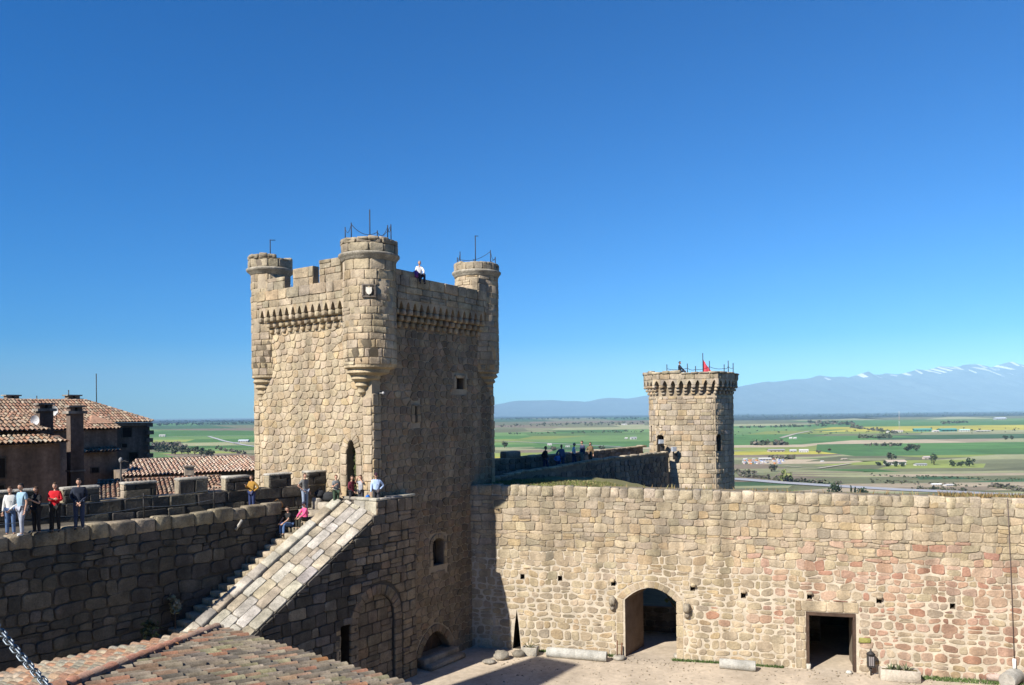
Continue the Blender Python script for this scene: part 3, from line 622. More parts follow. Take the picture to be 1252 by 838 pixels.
# sloping band of big slabs, coping along its upper edge
bd = MB(); LN = math.hypot(1, 0.568)
E1 = Vector((EX, EY, 0.568)) / LN; Pq = Vector((EY, -EX, -0.30)); Pq.normalize(); NB = Pq.cross(E1); NB = NB if NB.z > 0 else -NB
O1 = G(SP, QS, zr_(SP)); f1 = lambda a, c, d: tuple(O1 + E1 * a - Pq * c + NB * d)
wB = (QS - QC) / math.hypot(1, 0) * math.hypot(1, 0.30)
Ls = (S0 - SP) * LN
q0 = [f1(a, c, -0.02) for a, c in ((Ls, 0), (0, 0), (0, wB), (Ls, wB))]; q1 = [(x, y, z - 0.8) for x, y, z in q0]
bd.prism(q1, q0, (0.16, 0.14, 0.11))
cells = ashlar(0, -Ls, 0.0, wB - 0.42, 0.95, 0.52, vh=0.2, split=0.08, jit=0.02)
LIGHT = pick([((0.44, 0.40, 0.32), 4), ((0.40, 0.34, 0.25), 3), ((0.48, 0.45, 0.38), 3), ((0.36, 0.33, 0.29), 2)])
lay(bd, cells, lambda a, c, d: f1(-a, c, d), LIGHT, gap=0.03, dep=0.035, tilt=0.012, cutc=0.1)
bd.build('sloping_balustrade', [M_STONE_OLD], stc)
cp = MB(); a = Ls
while a < -0.35:
    L = random.uniform(0.8, 1.3); cp.rough(lambda x, c, d: f1(x, c, d), a + 0.008, min(a + L, -0.25) - 0.008, wB - 0.38, wB + 0.12, -0.35, 0.15, LIGHT(), bev=0.03, j=0.01); a += L
cp.build('coping', [M_STONE], stc)
# steps
sp_ = MB(); k = 0; rise = 0.227; run = rise / 0.568
s_ = -1.6; z_ = 7.8
while s_ > S0:
    zt = z_ - rise * k
    nb = 3; qq = [QI, QI + random.uniform(0.35, 0.5), QC - random.uniform(0.3, 0.5), QC + 0.1]
    fT = planef(G(s_ - run * (k + 1), 0, 0), (EY, -EX, 0), (-EX, -EY, 0))
    for i in range(3):
        sp_.rough(fT, qq[i] + 0.004, qq[i + 1] - 0.004, zt - rise - 0.25, zt - rise + random.uniform(-0.012, 0.012), -run - 0.05, 0.02 + random.uniform(-.015, .015), GREY(), bev=0.025, j=0.008)
    k += 1
    if s_ - run * k < S0: break
sp_.build('step', [M_STONE], stc, kind=None)
# landing and its parapet
tf = MB()
tf.prism([G(s, q, 7.0) for s, q in ((-1.62, -4.3), (-1.62, QC + 0.1), (0, QC + 0.1), (0, -4.3))], [G(s, q, 7.8) for s, q in ((-1.62, -4.3), (-1.62, QC + 0.1), (0, QC + 0.1), (0, -4.3))], (0.38, 0.33, 0.26))
tf.prism([G(s, q, 7.3) for s, q in ((-0.4, QC), (-0.4, 0.6), (0.0, 0.6), (0.0, QC))], [G(s, q, 7.8) for s, q in ((-0.4, QC), (-0.4, 0.6), (0.0, 0.6), (0.0, QC))], (0.38, 0.33, 0.26))
tf.build('landing', [M_STONE], stc)
lp_ = MB(); fP = planef(G(SP, 0, 0), (EY, -EX, 0), (-EX, -EY, 0))
def trap(q0, q1): return [(q0, zb_(SP, q0) - 0.1), (q1, zb_(SP, q1) - 0.1), (q1, ZT - 0.14), (q0, ZT - 0.14)]
p = trap(-0.9, QS); lp_.prism([fP(x, y, -0.18) for x, y in p], [fP(x, y, -0.0) for x, y in p], MORT)
for qa, qb in ((-0.9, -0.15), (-0.14, QS)): lay(lp_, [trap(qa, qb)], fP, LIGHT, gap=0.015, dep=0.03, cutc=0.05)
for qa, qb in ((-1.65, -0.72), (-0.71, 0.1), (0.11, QS + 0.03)): lp_.rough(fP, qa, qb, ZT - 0.14, ZT + 0.01, -0.22, 0.05, LIGHT(), bev=0.025, j=0.008)
for sa, sb in ((-0.2, 0.6), (0.61, 1.4), (1.41, S1 + 0.04)): lp_.rough(fS, sa, sb, ZT - 0.12, ZT + 0.0, -QS - 0.02 if sa > 0 else -0.2, 0.04, LIGHT(), bev=0.025, j=0.008)
lp_.build('parapet', [M_STONE], stc)
# ================================================================== LEFT RAMPART with battlements
rw = thing('rampart_wall', 'rough stone rampart carrying the walkway at the left, in shade, with broken battlements', 'rampart', G(-8, -4, Z0))
MP = [G(-16.2, -6.75), G(0.15, -3.25)]                     # line of the battlements' inner face
MD = (MP[1] - MP[0]); ML = MD.length; MD.normalize(); MN = Vector((MD.y, -MD.x, 0))
MO = MP[0] - MD * 8; fM = planef(MO, MD, MN); ML += 8
SB = -26.0
zw = lambda s: 8.32
zf = lambda s: 8.18 - 0.3 * min(1, max(0, (s + 11.3) / 2.5)) - 0.08 * min(1, max(0, (s + 5) / 3))
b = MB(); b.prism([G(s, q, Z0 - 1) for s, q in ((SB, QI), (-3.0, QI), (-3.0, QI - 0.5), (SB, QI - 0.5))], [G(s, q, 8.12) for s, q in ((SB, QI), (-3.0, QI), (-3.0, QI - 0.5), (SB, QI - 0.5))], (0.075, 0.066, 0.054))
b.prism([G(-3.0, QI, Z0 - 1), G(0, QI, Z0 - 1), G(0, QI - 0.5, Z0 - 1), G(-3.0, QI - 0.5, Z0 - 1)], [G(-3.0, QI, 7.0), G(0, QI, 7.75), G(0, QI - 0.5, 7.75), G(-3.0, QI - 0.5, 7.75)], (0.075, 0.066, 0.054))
inner = b.build('inner_wall', [M_MORTAR], rw)
fI = planef(G(0, QI, 0), (EX, EY, 0), (EY, -EX, 0)); st = MB()
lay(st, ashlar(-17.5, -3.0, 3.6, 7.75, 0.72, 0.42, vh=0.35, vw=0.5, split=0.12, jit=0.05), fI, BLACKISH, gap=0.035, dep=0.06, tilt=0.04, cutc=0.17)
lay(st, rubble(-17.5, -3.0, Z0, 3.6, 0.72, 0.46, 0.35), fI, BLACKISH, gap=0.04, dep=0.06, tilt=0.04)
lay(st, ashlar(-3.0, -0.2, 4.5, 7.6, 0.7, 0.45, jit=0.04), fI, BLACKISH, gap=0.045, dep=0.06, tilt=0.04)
a = -17.5
while a < -3.0:
    L = random.uniform(0.6, 1.15); st.rough(fI, a, min(a + L - 0.02, -2.95), 7.72, 8.25 + random.uniform(-0.03, 0.09), -0.5, 0.05, (lambda c: (c[0] * .72, c[1] * .72, c[2] * .72))(GREY()), bev=0.05, j=0.025); a += L
st.build('masonry', [M_STONE_OLD], inner)
b = MB(); fl = []
ns = 24
for i in range(ns + 1):
    s = SB + (0 - SB) * i / ns; A = G(s, QI - 0.4, zf(s)); t = (A - MO).dot(Vector((EX, EY, 0))) ; B = MO + MD * max(0, (A - MO).dot(MD)) ; fl.append((A, Vector((B.x, B.y, zf(s)))))
for i in range(ns): b.add([fl[i][0], fl[i + 1][0], fl[i + 1][1], fl[i][1]], [[0, 1, 2, 3]], (0.10, 0.088, 0.07))
b.build('walkway', [M_STONE], rw)
bt = MB()
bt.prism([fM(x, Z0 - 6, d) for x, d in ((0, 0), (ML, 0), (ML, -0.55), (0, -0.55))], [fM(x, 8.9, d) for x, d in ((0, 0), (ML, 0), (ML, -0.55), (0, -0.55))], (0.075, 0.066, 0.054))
mer = bt.build('battlement', [M_MORTAR], rw); st = MB()
def Mx(u):
    p = atplane(u, 585, MO, MN); return (p - MO).dot(MD)
def Mz(u, v): return atplane(u, v, MO, MN).z
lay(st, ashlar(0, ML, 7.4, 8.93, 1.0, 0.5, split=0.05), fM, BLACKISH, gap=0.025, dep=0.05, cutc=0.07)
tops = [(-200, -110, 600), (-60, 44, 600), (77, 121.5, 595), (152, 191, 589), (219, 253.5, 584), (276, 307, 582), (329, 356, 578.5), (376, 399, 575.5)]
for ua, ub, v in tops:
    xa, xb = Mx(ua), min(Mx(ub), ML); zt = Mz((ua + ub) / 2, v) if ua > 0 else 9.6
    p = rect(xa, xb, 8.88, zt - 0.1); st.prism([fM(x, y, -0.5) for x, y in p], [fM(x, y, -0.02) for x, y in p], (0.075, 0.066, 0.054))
    lay(st, ashlar(xa, xb, 8.93, zt - 0.1, 0.95, 0.42, split=0), fM, BLACKISH, gap=0.02, dep=0.05, cutc=0.06)  # front faces in darker stone than the ends: their shade is in the colour
    fMe = planef(Vector(fM(xa, 0, 0)), -MN, -MD); lay(st, ashlar(0, 0.5, 8.93, zt - 0.1, 0.6, 0.42, split=0), fMe, GREY, gap=0.02, dep=0.03, cutc=0.06)
    st.rough(fM, xa - 0.03, xb + 0.03, zt - 0.12, zt, -0.58, 0.05, (0.42, 0.39, 0.33), bev=0.03)
x = 0
while x < ML:
    st.rough(fM, x, min(ML, x + 1.15), 8.86, 8.97, -0.56, 0.035, GREY(), bev=0.03); x += 1.17
st.build('masonry', [M_STONE_OLD], mer)
# ================================================================== COURTYARD WALL with gate and doorway
W0 = Vector((0.48, 43.43, 0)); WD = Vector((0.9668, -0.2555, 0)); WN = Vector((-0.2555, -0.9668, 0)); fW = planef(W0, WD, WN)
def W_(u, v): p = atplane(u, v, W0, WN); return (p - W0).dot(WD), p.z
wtop = lambda a: 8.4 - 0.0145 * a
TH = 2.2; A0, A1 = -4.2, 34.0
cw = thing('courtyard_wall', 'high sunlit courtyard wall of pale and reddish rubble with an arched gate and a square doorway', 'wall', fW(12, Z0, 0))
b = MB(); b.prism([fW(a, Z0 - 1, d) for a, d in ((A0, 0), (A1, 0), (A1, -TH), (A0, -TH))], [fW(a, wtop(a) - 0.32, d) for a, d in ((A0, 0), (A1, 0), (A1, -TH), (A0, -TH))], MORT_L)
body = b.build('wall', [M_MORTAR], cw, recalc=True)
g0 = W_(762.5, 808); g1 = W_(826.5, 735); gate = segpoly(g0[0], g1[0], Z0 - 0.02, W_(826, 735)[1] - 0.05, W_(792, 720)[1] + 0.05)
e0 = W_(986, 820); e1 = W_(1046, 752); dor = rect(e0[0], e1[0], Z0 - 0.02, e1[1] + 0.05)
slot0 = W_(632, 798); slotp = [(slot0[0] - 0.24, Z0 + 0.05), (slot0[0] + 0.24, Z0 + 0.05), (slot0[0] + 0.12, Z0 + 1.4), (slot0[0] + 0.02, Z0 + 2.2), (slot0[0] - 0.10, Z0 + 1.4)]
holes = []
for u, v in ((639, 705), (685, 707), (750, 713), (847, 719), (909, 728), (990, 729), (1075, 734), (1165, 741)):
    a, z = W_(u, v); holes.append(rect(a - 0.13, a + 0.11, z - 0.16, z + 0.12))
gd = [fW(gate[0][0], 0, 0), fW(gate[1][0], 0, 0)]
def gate_splay(x, y, d):                    # the passage runs towards the right, its left jamb splayed into view
    return fW(x, y, d) if d > -0.2 else fW(x + (0.95 if x < (g0[0] + g1[0]) / 2 else 0.5), y, d)
cut(body, [slab(gate_splay, gate, 0.3, -TH - 0.3, (0.17, 0.12, 0.085)), slab(fW, dor, 0.3, -TH - 0.3, MORT_D)] + [slab(fW, h, 0.2, -0.5, MORT_D) for h in holes] + [slab(fW, slotp, 0.2, -1.6, (0.05, 0.04, 0.03))])
st = MB()
gsur = segpoly(gate[0][0] - 0.36, gate[1][0] + 0.36, Z0, W_(826, 735)[1] + 0.2, W_(792, 720)[1] + 0.42)
dsur = rect(dor[0][0] - 0.5, dor[1][0] + 0.14, Z0, dor[2][1] + 0.55)
allh = [gsur, dsur] + holes + [slotp]
def colW(a, z):
    zz = (z - Z0) / 9
    if zz > 0.84: return GREY() if random.random() < 0.75 else TAN()
    if a > 9 and zz < 0.72:
        k = min(1, (a - 9) / 7) * (0.9 if zz > 0.22 else 0.8 * min(1, max(0, (a - 15) / 3)))
        if zz > 0.62: k *= 0.5
        if random.random() < k * 0.9: return RED()
    return TANB() if random.random() < 0.86 else GREY()
gapW = lambda a, z: (0.022 if z > 4.8 else 0.024 + 0.045 * min(1, (4.8 - z) / 2.0)) * (0.7 if random.random() < 0.3 else 1)
depW = lambda a, z: 0.034 if z > 4.8 else 0.02
cells = minus(ashlar(A0, 31, Z0, 5.95, 0.55, 0.385, vh=0.32, vw=0.5, split=0.15, jit=0.06), allh); lay(st, cells, fW, colW, gap=gapW, dep=depW, tilt=0.014, cutc=lambda a, z: 0.14 + 0.10 * min(1, max(0, (5.2 - z) / 2.5)))
cells = ashlar(A0, 31, 5.95, 7.85, 0.56, 0.38, vh=0.25, split=0.16, jit=0.045)
lay(st, cells, fW, colW, gap=0.018, dep=0.038, tilt=0.02, cutc=0.13)
# dressed surrounds
surround(st, gate[1:] + [gate[0]], 0.36, fW, TANB, blk=0.62, dep=0.014)
lay(st, minus(ashlar(dsur[0][0], dsur[1][0], dor[2][1] + 0.02, dsur[2][1], 1.3, 0.5, split=0), []), fW, TANB, gap=0.02, dep=0.03, cutc=0.06)
lay(st, ashlar(dsur[0][0], dor[0][0] - 0.02, Z0, dor[2][1] + 0.02, 0.55, 0.45, split=0), fW, TANB, gap=0.03, dep=0.03, cutc=0.1)
st.build('masonry', [M_STONE], body)
dm = MB(); dm.prism([fW(a, 6.05, 0.001) for a, z in ((0, 0),)] * 0 or [fW(A0, 5.0, -0.01), fW(31, 5.0, -0.01), fW(31, 5.0, 0.004), fW(A0, 5.0, 0.004)], [fW(A0, 7.9, -0.01), fW(31, 7.45, -0.01), fW(31, 7.45, 0.004), fW(A0, 7.9, 0.004)], (0.27, 0.225, 0.165)); dm.build('upper_mortar', [M_MORTAR], body)
cs = MB(); a = A0
while a < 31:
    L = random.uniform(0.38, 0.85); cs.rough(fW, a + 0.006, a + L - 0.006, wtop(a) - 0.54 - random.uniform(0, .05), wtop(a) + random.uniform(-0.04, 0.03), -0.55, 0.05 + random.uniform(-.025, .025), (lambda c: (c[0] * 1.12, c[1] * 1.12, c[2] * 1.12))(GREY()), bev=0.045, j=0.022); a += L
cs.build('coping', [M_STONE_OLD], cw)
# passage behind the square doorway, timber frame
pb = MB(); cx0, cx1 = dor[0][0] - 1.5, dor[1][0] + 2.5
for p0, p1 in (((cx0, Z0, -TH), (cx0 + 0.2, 4.0, -9)), ((cx1, Z0, -TH), (cx1 + 0.2, 4.0, -9)), ((cx0, Z0, -9), (cx1 + 0.2, 4.0, -9.2)), ((cx0, 4.0, -TH), (cx1 + 0.2, 4.2, -9.2))):
    q = [(p0[0], p0[2]), (p1[0], p0[2]), (p1[0], p1[2]), (p0[0], p1[2])]
    pb.prism([fW(a, p0[1], d - 0.004) for a, d in q], [fW(a, p1[1], d - 0.004) for a, d in q], (0.10, 0.08, 0.065))
pb.build('store_room', M_MORTAR, cw)
fr = MB(); wf = 0.15
for q in (rect(dor[0][0], dor[0][0] + wf, Z0 + 0.28, dor[2][1] - wf), rect(dor[1][0] - wf * 0.8, dor[1][0], Z0, dor[2][1] - wf), rect(dor[0][0], dor[1][0], dor[2][1] - wf * 1.15, dor[2][1] - 0.004)):
    fr.prism([fW(x, y, -0.32) for x, y in q], [fW(x, y, 0.035) for x, y in q], (0.13, 0.09, 0.07))
fo = fr.build('door_frame', M_WOOD, cw)
q = MB(); q.rough(fW, dor[0][0], dor[0][0] + wf + 0.05, Z0, Z0 + 0.27, -0.3, 0.06, (0.6, 0.56, 0.48), bev=0.02); q.build('foot_block', M_STONE, fo)
# gate passage walls beyond, hinge stones beside the gate
for u, v in ((749, 738), (840, 747)):
    a, z = W_(u, v); q = MB(); q.rough(fW, a - 0.16, a + 0.16, z - 0.05, z + 0.38, -0.1, 0.34, (0.3, 0.26, 0.2), bev=0.08, j=0.03); q.rough(fW, a - 0.12, a + 0.12, z - 0.35, z - 0.04, -0.1, 0.2, (0.28, 0.24, 0.19), bev=0.07, j=0.03); q.build('hinge_bracket', M_STONE_OLD, cw)
for (u, v) in ((749, 713), (848, 719), (909, 727), (990, 729), (1075, 734)):
    a, z = W_(u, v); q = MB(); q.rough(fW, a - 0.13, a + 0.12, z + 0.08, z + 0.24, -0.1, 0.2, TANB(), bev=0.04); q.build('putlog_stone', M_STONE, cw)
lc = MB(); x0 = W_(1231, 612); x1 = W_(1239, 800); lc.tube([fW(x0[0], wtop(x0[0]) + 0.02, 0.09), fW((x0[0] + x1[0]) / 2 + 0.02, 4, 0.1), fW(x1[0], 0.55, 0.1)], 0.018, 5, (0.12, 0.09, 0.08))
o = lc.build('cable', M_PLAIN, cw); q = MB(); q.rough(fW, x1[0] - 0.07, x1[0] + 0.07, 0.1, 0.56, 0.03, 0.16, (0.75, 0.74, 0.70), bev=0.02, j=0.004); q.build('junction_box', M_PLAIN, o)
# ================================================================== FAR RAMPART and round-cornered SMALL TOWER
FA, FB = Vector((-1.6, 45.8, 0)), Vector((12.15, 62.6, 0)); FD = (FB - FA).normalized(); FL = (FB - FA).length; FN = Vector((FD.y, -FD.x, 0))
FO = FA; fF_ = planef(FO, FD, FN)
fr_ = thing('far_rampart', 'shaded stone rampart walkway running from the main tower to the smaller tower', 'rampart', fF_(10, 0, 0))
def Fx(u, v): p = atplane(u, v, FO, FN); return (p - FO).dot(FD), p.z
pts = [Fx(u, v) for u, v in ((604, 585), (637, 576), (680, 570.5), (708, 565.5), (730, 561.5), (770, 557), (809, 553))]
pts = [(-0.5, pts[0][1])] + pts + [(FL + 0.3, pts[-1][1])]
b = MB(); st = MB(); cpm = MB()
bat = 0.06
for i in range(len(pts) - 1):
    (xa, za), (xb, zb) = pts[i], pts[i + 1]
    if xb - xa < 0.05: continue
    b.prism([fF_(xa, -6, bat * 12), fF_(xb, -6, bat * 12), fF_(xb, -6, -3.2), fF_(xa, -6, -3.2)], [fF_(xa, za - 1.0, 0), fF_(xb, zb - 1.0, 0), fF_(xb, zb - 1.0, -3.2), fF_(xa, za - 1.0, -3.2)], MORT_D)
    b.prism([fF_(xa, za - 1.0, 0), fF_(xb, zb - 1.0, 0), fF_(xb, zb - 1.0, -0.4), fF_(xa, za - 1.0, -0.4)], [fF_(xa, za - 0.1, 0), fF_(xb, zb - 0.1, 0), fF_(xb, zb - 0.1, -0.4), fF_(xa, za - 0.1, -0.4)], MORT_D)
    n_ = max(1, round((xb - xa) / 0.7))
    for k in range(n_):
        t0, t1 = k / n_, (k + 0.97) / n_; z = za + (zb - za) * (k + 0.5) / n_
        cpm.rough(fF_, xa + (xb - xa) * t0, xa + (xb - xa) * t1, z - 0.16, z + random.uniform(-0.04, 0.04), -0.45, 0.04, GREY(), bev=0.05)
zprof = lambda x: next((pts[i][1] + (pts[i + 1][1] - pts[i][1]) * (x - pts[i][0]) / (pts[i + 1][0] - pts[i][0]) for i in range(len(pts) - 1) if pts[i][0] <= x <= pts[i + 1][0]), 9)
cells = [p for p in rubble(0, FL, 3.5, 9.3, 0.6, 0.42) if max(y for x, y in p) < zprof(min(FL, max(0, p[0][0]))) - 0.1]
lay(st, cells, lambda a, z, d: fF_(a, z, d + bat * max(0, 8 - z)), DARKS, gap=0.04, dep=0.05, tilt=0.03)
wl = b.build('wall', [M_MORTAR], fr_); st.build('masonry', [M_STONE_OLD], wl); cpm.build('coping', [M_STONE], fr_)
FO2 = FA - FN * 2.7; fF2 = planef(FO2, FD, FN)
def F2(u, v): p = atplane(u, v, FO2, FN); return (p - FO2).dot(FD), p.z
o_ = [F2(u, v) for u, v in ((607, 561.5), (663, 557), (710, 553), (786, 545.5))]; o_[0] = (o_[0][0] - 1, o_[0][1])
b = MB(); st = MB()
for i in range(3):
    (xa, za), (xb, zb) = o_[i], o_[i + 1]
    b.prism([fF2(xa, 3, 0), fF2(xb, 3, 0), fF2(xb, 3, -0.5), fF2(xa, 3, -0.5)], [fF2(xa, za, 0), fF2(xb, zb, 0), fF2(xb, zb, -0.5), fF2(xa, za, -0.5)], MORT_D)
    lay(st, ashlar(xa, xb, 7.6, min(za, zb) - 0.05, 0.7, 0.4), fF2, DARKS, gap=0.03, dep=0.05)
    x = xa
    while x < xb:
        z = za + (zb - za) * (x - xa) / (xb - xa); st.rough(fF2, x, x + 0.78, z - 0.1, z + random.uniform(0, 0.06), -0.52, 0.05, GREY(), bev=0.05); x += 0.8
for ua, ub, v in ((618, 636.5, 552),):
    xa, xb = F2(ua, 557)[0], F2(ub, 557)[0]; zt = F2(627, v)[1]; st.rough(fF2, xa, xb, o_[0][1] - 0.05, zt, -0.5, 0.05, (0.27, 0.24, 0.19), bev=0.06)
wo = b.build('outer_parapet', [M_MORTAR], fr_); st.build('masonry', [M_STONE_OLD], wo)
# small tower
SY = 63.4; PM = aty(839, 520, SY); mL = aty(803, 520, SY); mR = aty(875, 520, SY)
mc = Vector((PM.x, PM.y, 0)); mL.z = mR.z = 0
hwid = 2.75
loc = lambda x, y: Vector((mc.x, mc.y, 0)) + WD * x - WN * y        # x along the main face, y into the tower
rc = 1.75
xl, xr = (mL - mc).dot(WD), (mR - mc).dot(WD)
plan = [(xl, 0.0), (xr, 0.0), (xr + 0.55, 0.95), (xr + 0.95, 1.75), (xr + 1.22, 2.6), (xr + 1.38, 3.5), (xr + 1.42, 4.4)]
plan += [(xr + 1.42, 6.5), (xl - 0.75, 6.5), (xl - 0.75, 1.5)]
plw = [loc(x, y) for x, y in plan]; npl = len(plw)
def offs(d):
    P = []
    for i in range(npl):
        A, B, C = plw[i - 1], plw[i], plw[(i + 1) % npl]; t1 = (B - A).normalized(); t2 = (C - B).normalized()
        n1, n2 = Vector((t1.y, -t1.x, 0)), Vector((t2.y, -t2.x, 0)); m = (n1 + n2); m /= max(0.5, m.dot(n1)); P.append(B + m * d)
    return P
cum = [0]
for i in range(npl): cum.append(cum[-1] + (plw[(i + 1) % npl] - plw[i]).length)
def fT_(a, z, d):
    a = a % cum[-1]
    for i in range(npl):
        if a <= cum[i + 1] + 1e-9:
            t = (a - cum[i]) / (cum[i + 1] - cum[i]); P = OFF.setdefault(round(d, 3), None) or OFF.__setitem__(round(d, 3), offs(d)) or OFF[round(d, 3)]
            p = P[i].lerp(P[(i + 1) % npl], t); return (p.x, p.y, z)
OFF = {}
smt = thing('round_cornered_tower', 'smaller stone tower with rounded right corner at the end of the far rampart', 'tower', loc(0, 3))
b = MB(); b.prism([(p.x, p.y, -8) for p in offs(0)], [(p.x, p.y, aty(839, 457, SY).z) for p in offs(0)], MORT); wl = b.build('wall', [M_MORTAR], smt, recalc=True)
mz = lambda v: aty(839, v, SY).z
per = cum[-1]; front0, front1 = cum[-2], cum[-1]
def T_(u, y_):                              # arc position on main face / chamfer by image column
    best = None
    for k in range(0, 400):
        a = -1.9 + 10.2 * k / 400; p = fT_(a, 0, 0); uu = U0 + F * p[0] / p[1]
        if best is None or abs(uu - u) < best[0]: best = (abs(uu - u), a)
    return best[1]
aw = T_(796.5, 0); ad = T_(804.5, 0); ar = T_(878, 0)
ops = [rect(aw - 0.14, aw + 0.22, mz(541), mz(521)), archpoly(ad - 0.12, ad + 0.45, mz(553), mz(535), mz(532)), archpoly(ar - 0.30, ar + 0.30, mz(552), mz(535), mz(531.5))]
cut(wl, [slab(fT_, o, 0.3, -0.6, MORT_D) for o in ops])
st = MB(); shf = lambda c: [[(x, y) for x, y in p] for p in c]
TN = pick([((0.44, 0.36, 0.25), 5), ((0.48, 0.40, 0.29), 3), ((0.40, 0.34, 0.26), 2), ((0.46, 0.35, 0.22), 2)], 0.1)
lay(st, minus(ashlar(-1.75, 8.6, 3.0, 13.6, 0.7, 0.42, vh=0.25, split=0.1), [grow(o, 0.1) for o in ops]), fT_, TN, gap=0.025, dep=0.05, cutc=0.1)
for o in ops: surround(st, o[1:] + [o[0]], 0.2, fT_, TN, blk=0.5)
st.build('masonry', [M_STONE], wl)
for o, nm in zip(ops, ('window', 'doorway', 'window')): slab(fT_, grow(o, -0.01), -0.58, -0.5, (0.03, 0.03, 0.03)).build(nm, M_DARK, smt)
ct = MB(); z0_, z1_, z2_, z3_ = mz(482.5), mz(471), mz(464), mz(455.5)
corbel_table(ct, fT_, -1.75, 8.0, 17, z0_, z1_, z2_, 0.45, TN, 0.29); ct.build('corbel_table', [M_STONE], smt)
pp = MB(); P1, P0 = offs(0.41), offs(0.05)
pp.prism([(p.x, p.y, z2_) for p in P1], [(p.x, p.y, z3_ - 0.15) for p in P1], MORT)
lay(pp, ashlar(-1.9, 8.6, z2_, z3_ - 0.1, 0.85, 0.4, split=0), lambda a, z, d: fT_(a, z, d + 0.41), lambda *_: TN() if random.random() < 0.6 else GREY(), gap=0.02, dep=0.05, cutc=0.1)
a = -1.9
while a < 8.6:
    L = random.uniform(0.5, 0.9); pp.rough(fT_, a, a + L - 0.03, z3_ - 0.15, z3_ + random.uniform(-0.1, 0.06) + (0.14 if a < 1.3 else 0), 0.0, 0.53, GREY(), bev=0.06, j=0.02); a += L
pp.build('parapet', [M_STONE_OLD], smt)
prev = None; ch = MB()
for u, hh in ((815.5, 0.7), (840.5, 0.75), (850.5, 0.55), (867.5, 0.95), (885.5, 0.65), (890.5, 0.95), (896.5, 0.75)):
    p = aty(u, 456, SY + 0.8); q = MB(); q.tube([(p.x, p.y, z3_ - 0.15), (p.x, p.y, z3_ + hh)], 0.035, 5); q.build('railing_post', M_IRON, smt)
    t = Vector((p.x, p.y, z3_ + hh * 0.5))
    if prev is not None: ch.tube([prev.lerp(t, k / 6) - Vector((0, 0, 0.1 * (1 - (k / 3 - 1) ** 2))) for k in range(7)], 0.018, 4)
    prev = t
ch.build('railing_chain', M_IRON, smt)
# flag
p = aty(859.5, 455, SY + 2.2); fg = thing('flag', 'faded red flag hanging limp from a thin pole on the smaller tower', 'flag', Vector((p.x, p.y, z3_ - 0.3)))
q = MB(); q.tube([(p.x, p.y, z3_ - 0.3), (p.x, p.y, aty(859, 432, p.y).z)], 0.035, 6); q.build('flagpole', M_IRON, fg)
q = MB(); V = []; zt = aty(859, 440, p.y).z
for i in range(9):
    for j in range(5):
        V.append((p.x + 0.04 + j * (0.06 + 0.022 * i), p.y + 0.08 * math.sin(j * 2.2 + i * 0.5), zt - i * 0.17 - j * 0.10 * (1 - i / 10)))
q.add(V, [[i * 5 + j, i * 5 + j + 1, (i + 1) * 5 + j + 1, (i + 1) * 5 + j] for i in range(8) for j in range(4)], (0.55, 0.07, 0.10), 0, True)
q.add([(x, y + 0.012, z) for x, y, z in V], [[i * 5 + j, (i + 1) * 5 + j, (i + 1) * 5 + j + 1, i * 5 + j + 1] for i in range(8) for j in range(4)], (0.55, 0.07, 0.10), 0, True); q.build('cloth', M_CLOTH, fg)
# ================================================================== TILED ROOFS
TERRA = pick([((0.276, 0.157, 0.104), 4), ((0.313, 0.209, 0.142), 3), ((0.340, 0.266, 0.190), 2), ((0.212, 0.157, 0.114), 2)], 0.14)
OLDT = pick([((0.164, 0.136, 0.103), 6), ((0.197, 0.168, 0.125), 3), ((0.119, 0.104, 0.084), 4), ((0.213, 0.112, 0.072), 1.8), ((0.197, 0.132, 0.091), 3), ((0.262, 0.124, 0.053), 0.2), ((0.180, 0.164, 0.103), 1)], 0.22)
ORNG = pick([((0.328, 0.224, 0.148), 4), ((0.320, 0.180, 0.110), 3), ((0.353, 0.288, 0.205), 3), ((0.271, 0.248, 0.190), 3)], 0.16)
def tiles(mb, E0, A, U, slope, length, t0, t1, pitch, tl, col, seg=5, plug=True, jit=0.012):
    E0, A, U = Vector(E0), Vector(A), Vector(U); U3 = Vector((U.x, U.y, slope)); k_ = U3.length; U3 /= k_
    NN = A.cross(U3); NN = NN if NN.z > 0 else -NN
    n = int(length / pitch)
    for i in range(n):
        a = (i + 0.5) * pitch + random.uniform(-1, 1) * jit; sag = random.uniform(-0.012, 0.012); lo, hi = t0(a) * k_, t1(a) * k_
        if hi - lo < tl * 0.3: continue
        t = lo - random.uniform(0, 0.03)
        while t < hi:
            te = min(t + tl * 1.18, hi + 0.05); jx = random.uniform(-1, 1) * jit; lift = random.uniform(0, 0.016); c = col(); V = []
            for tt, r, up in ((t, pitch * 0.40, 0.055), (te, pitch * 0.33, 0.02)):
                for s in range(seg + 1):
                    g = math.pi * s / seg; V.append(E0 + A * (a + jx + r * math.cos(g)) + U3 * tt + NN * (sag + lift + up * pitch / 0.22 + r * 1.05 * math.sin(g)))
            mb.add(V, [[s, s + 1, seg + 2 + s, seg + 1 + s] for s in range(seg)] + ([list(range(seg + 1))] if plug else []), c, 0, True)
            t += tl
        ac = a + pitch / 2; t = lo
        while t < hi:                                        # channel tiles
            te = min(t + tl, hi); V = []; c = col(); c = (c[0] * 0.8, c[1] * 0.8, c[2] * 0.8)
            for tt, up in ((t, 0.03), (te, 0.0)):
                for s in range(4):
                    x = -1 + 2 * s / 3; V.append(E0 + A * (ac + x * pitch * 0.42) + U3 * tt + NN * (up + pitch * 0.22 * x * x))
            mb.add(V, [[s, s + 1, 5 + s, 4 + s] for s in range(3)], c, 0, True); t += tl
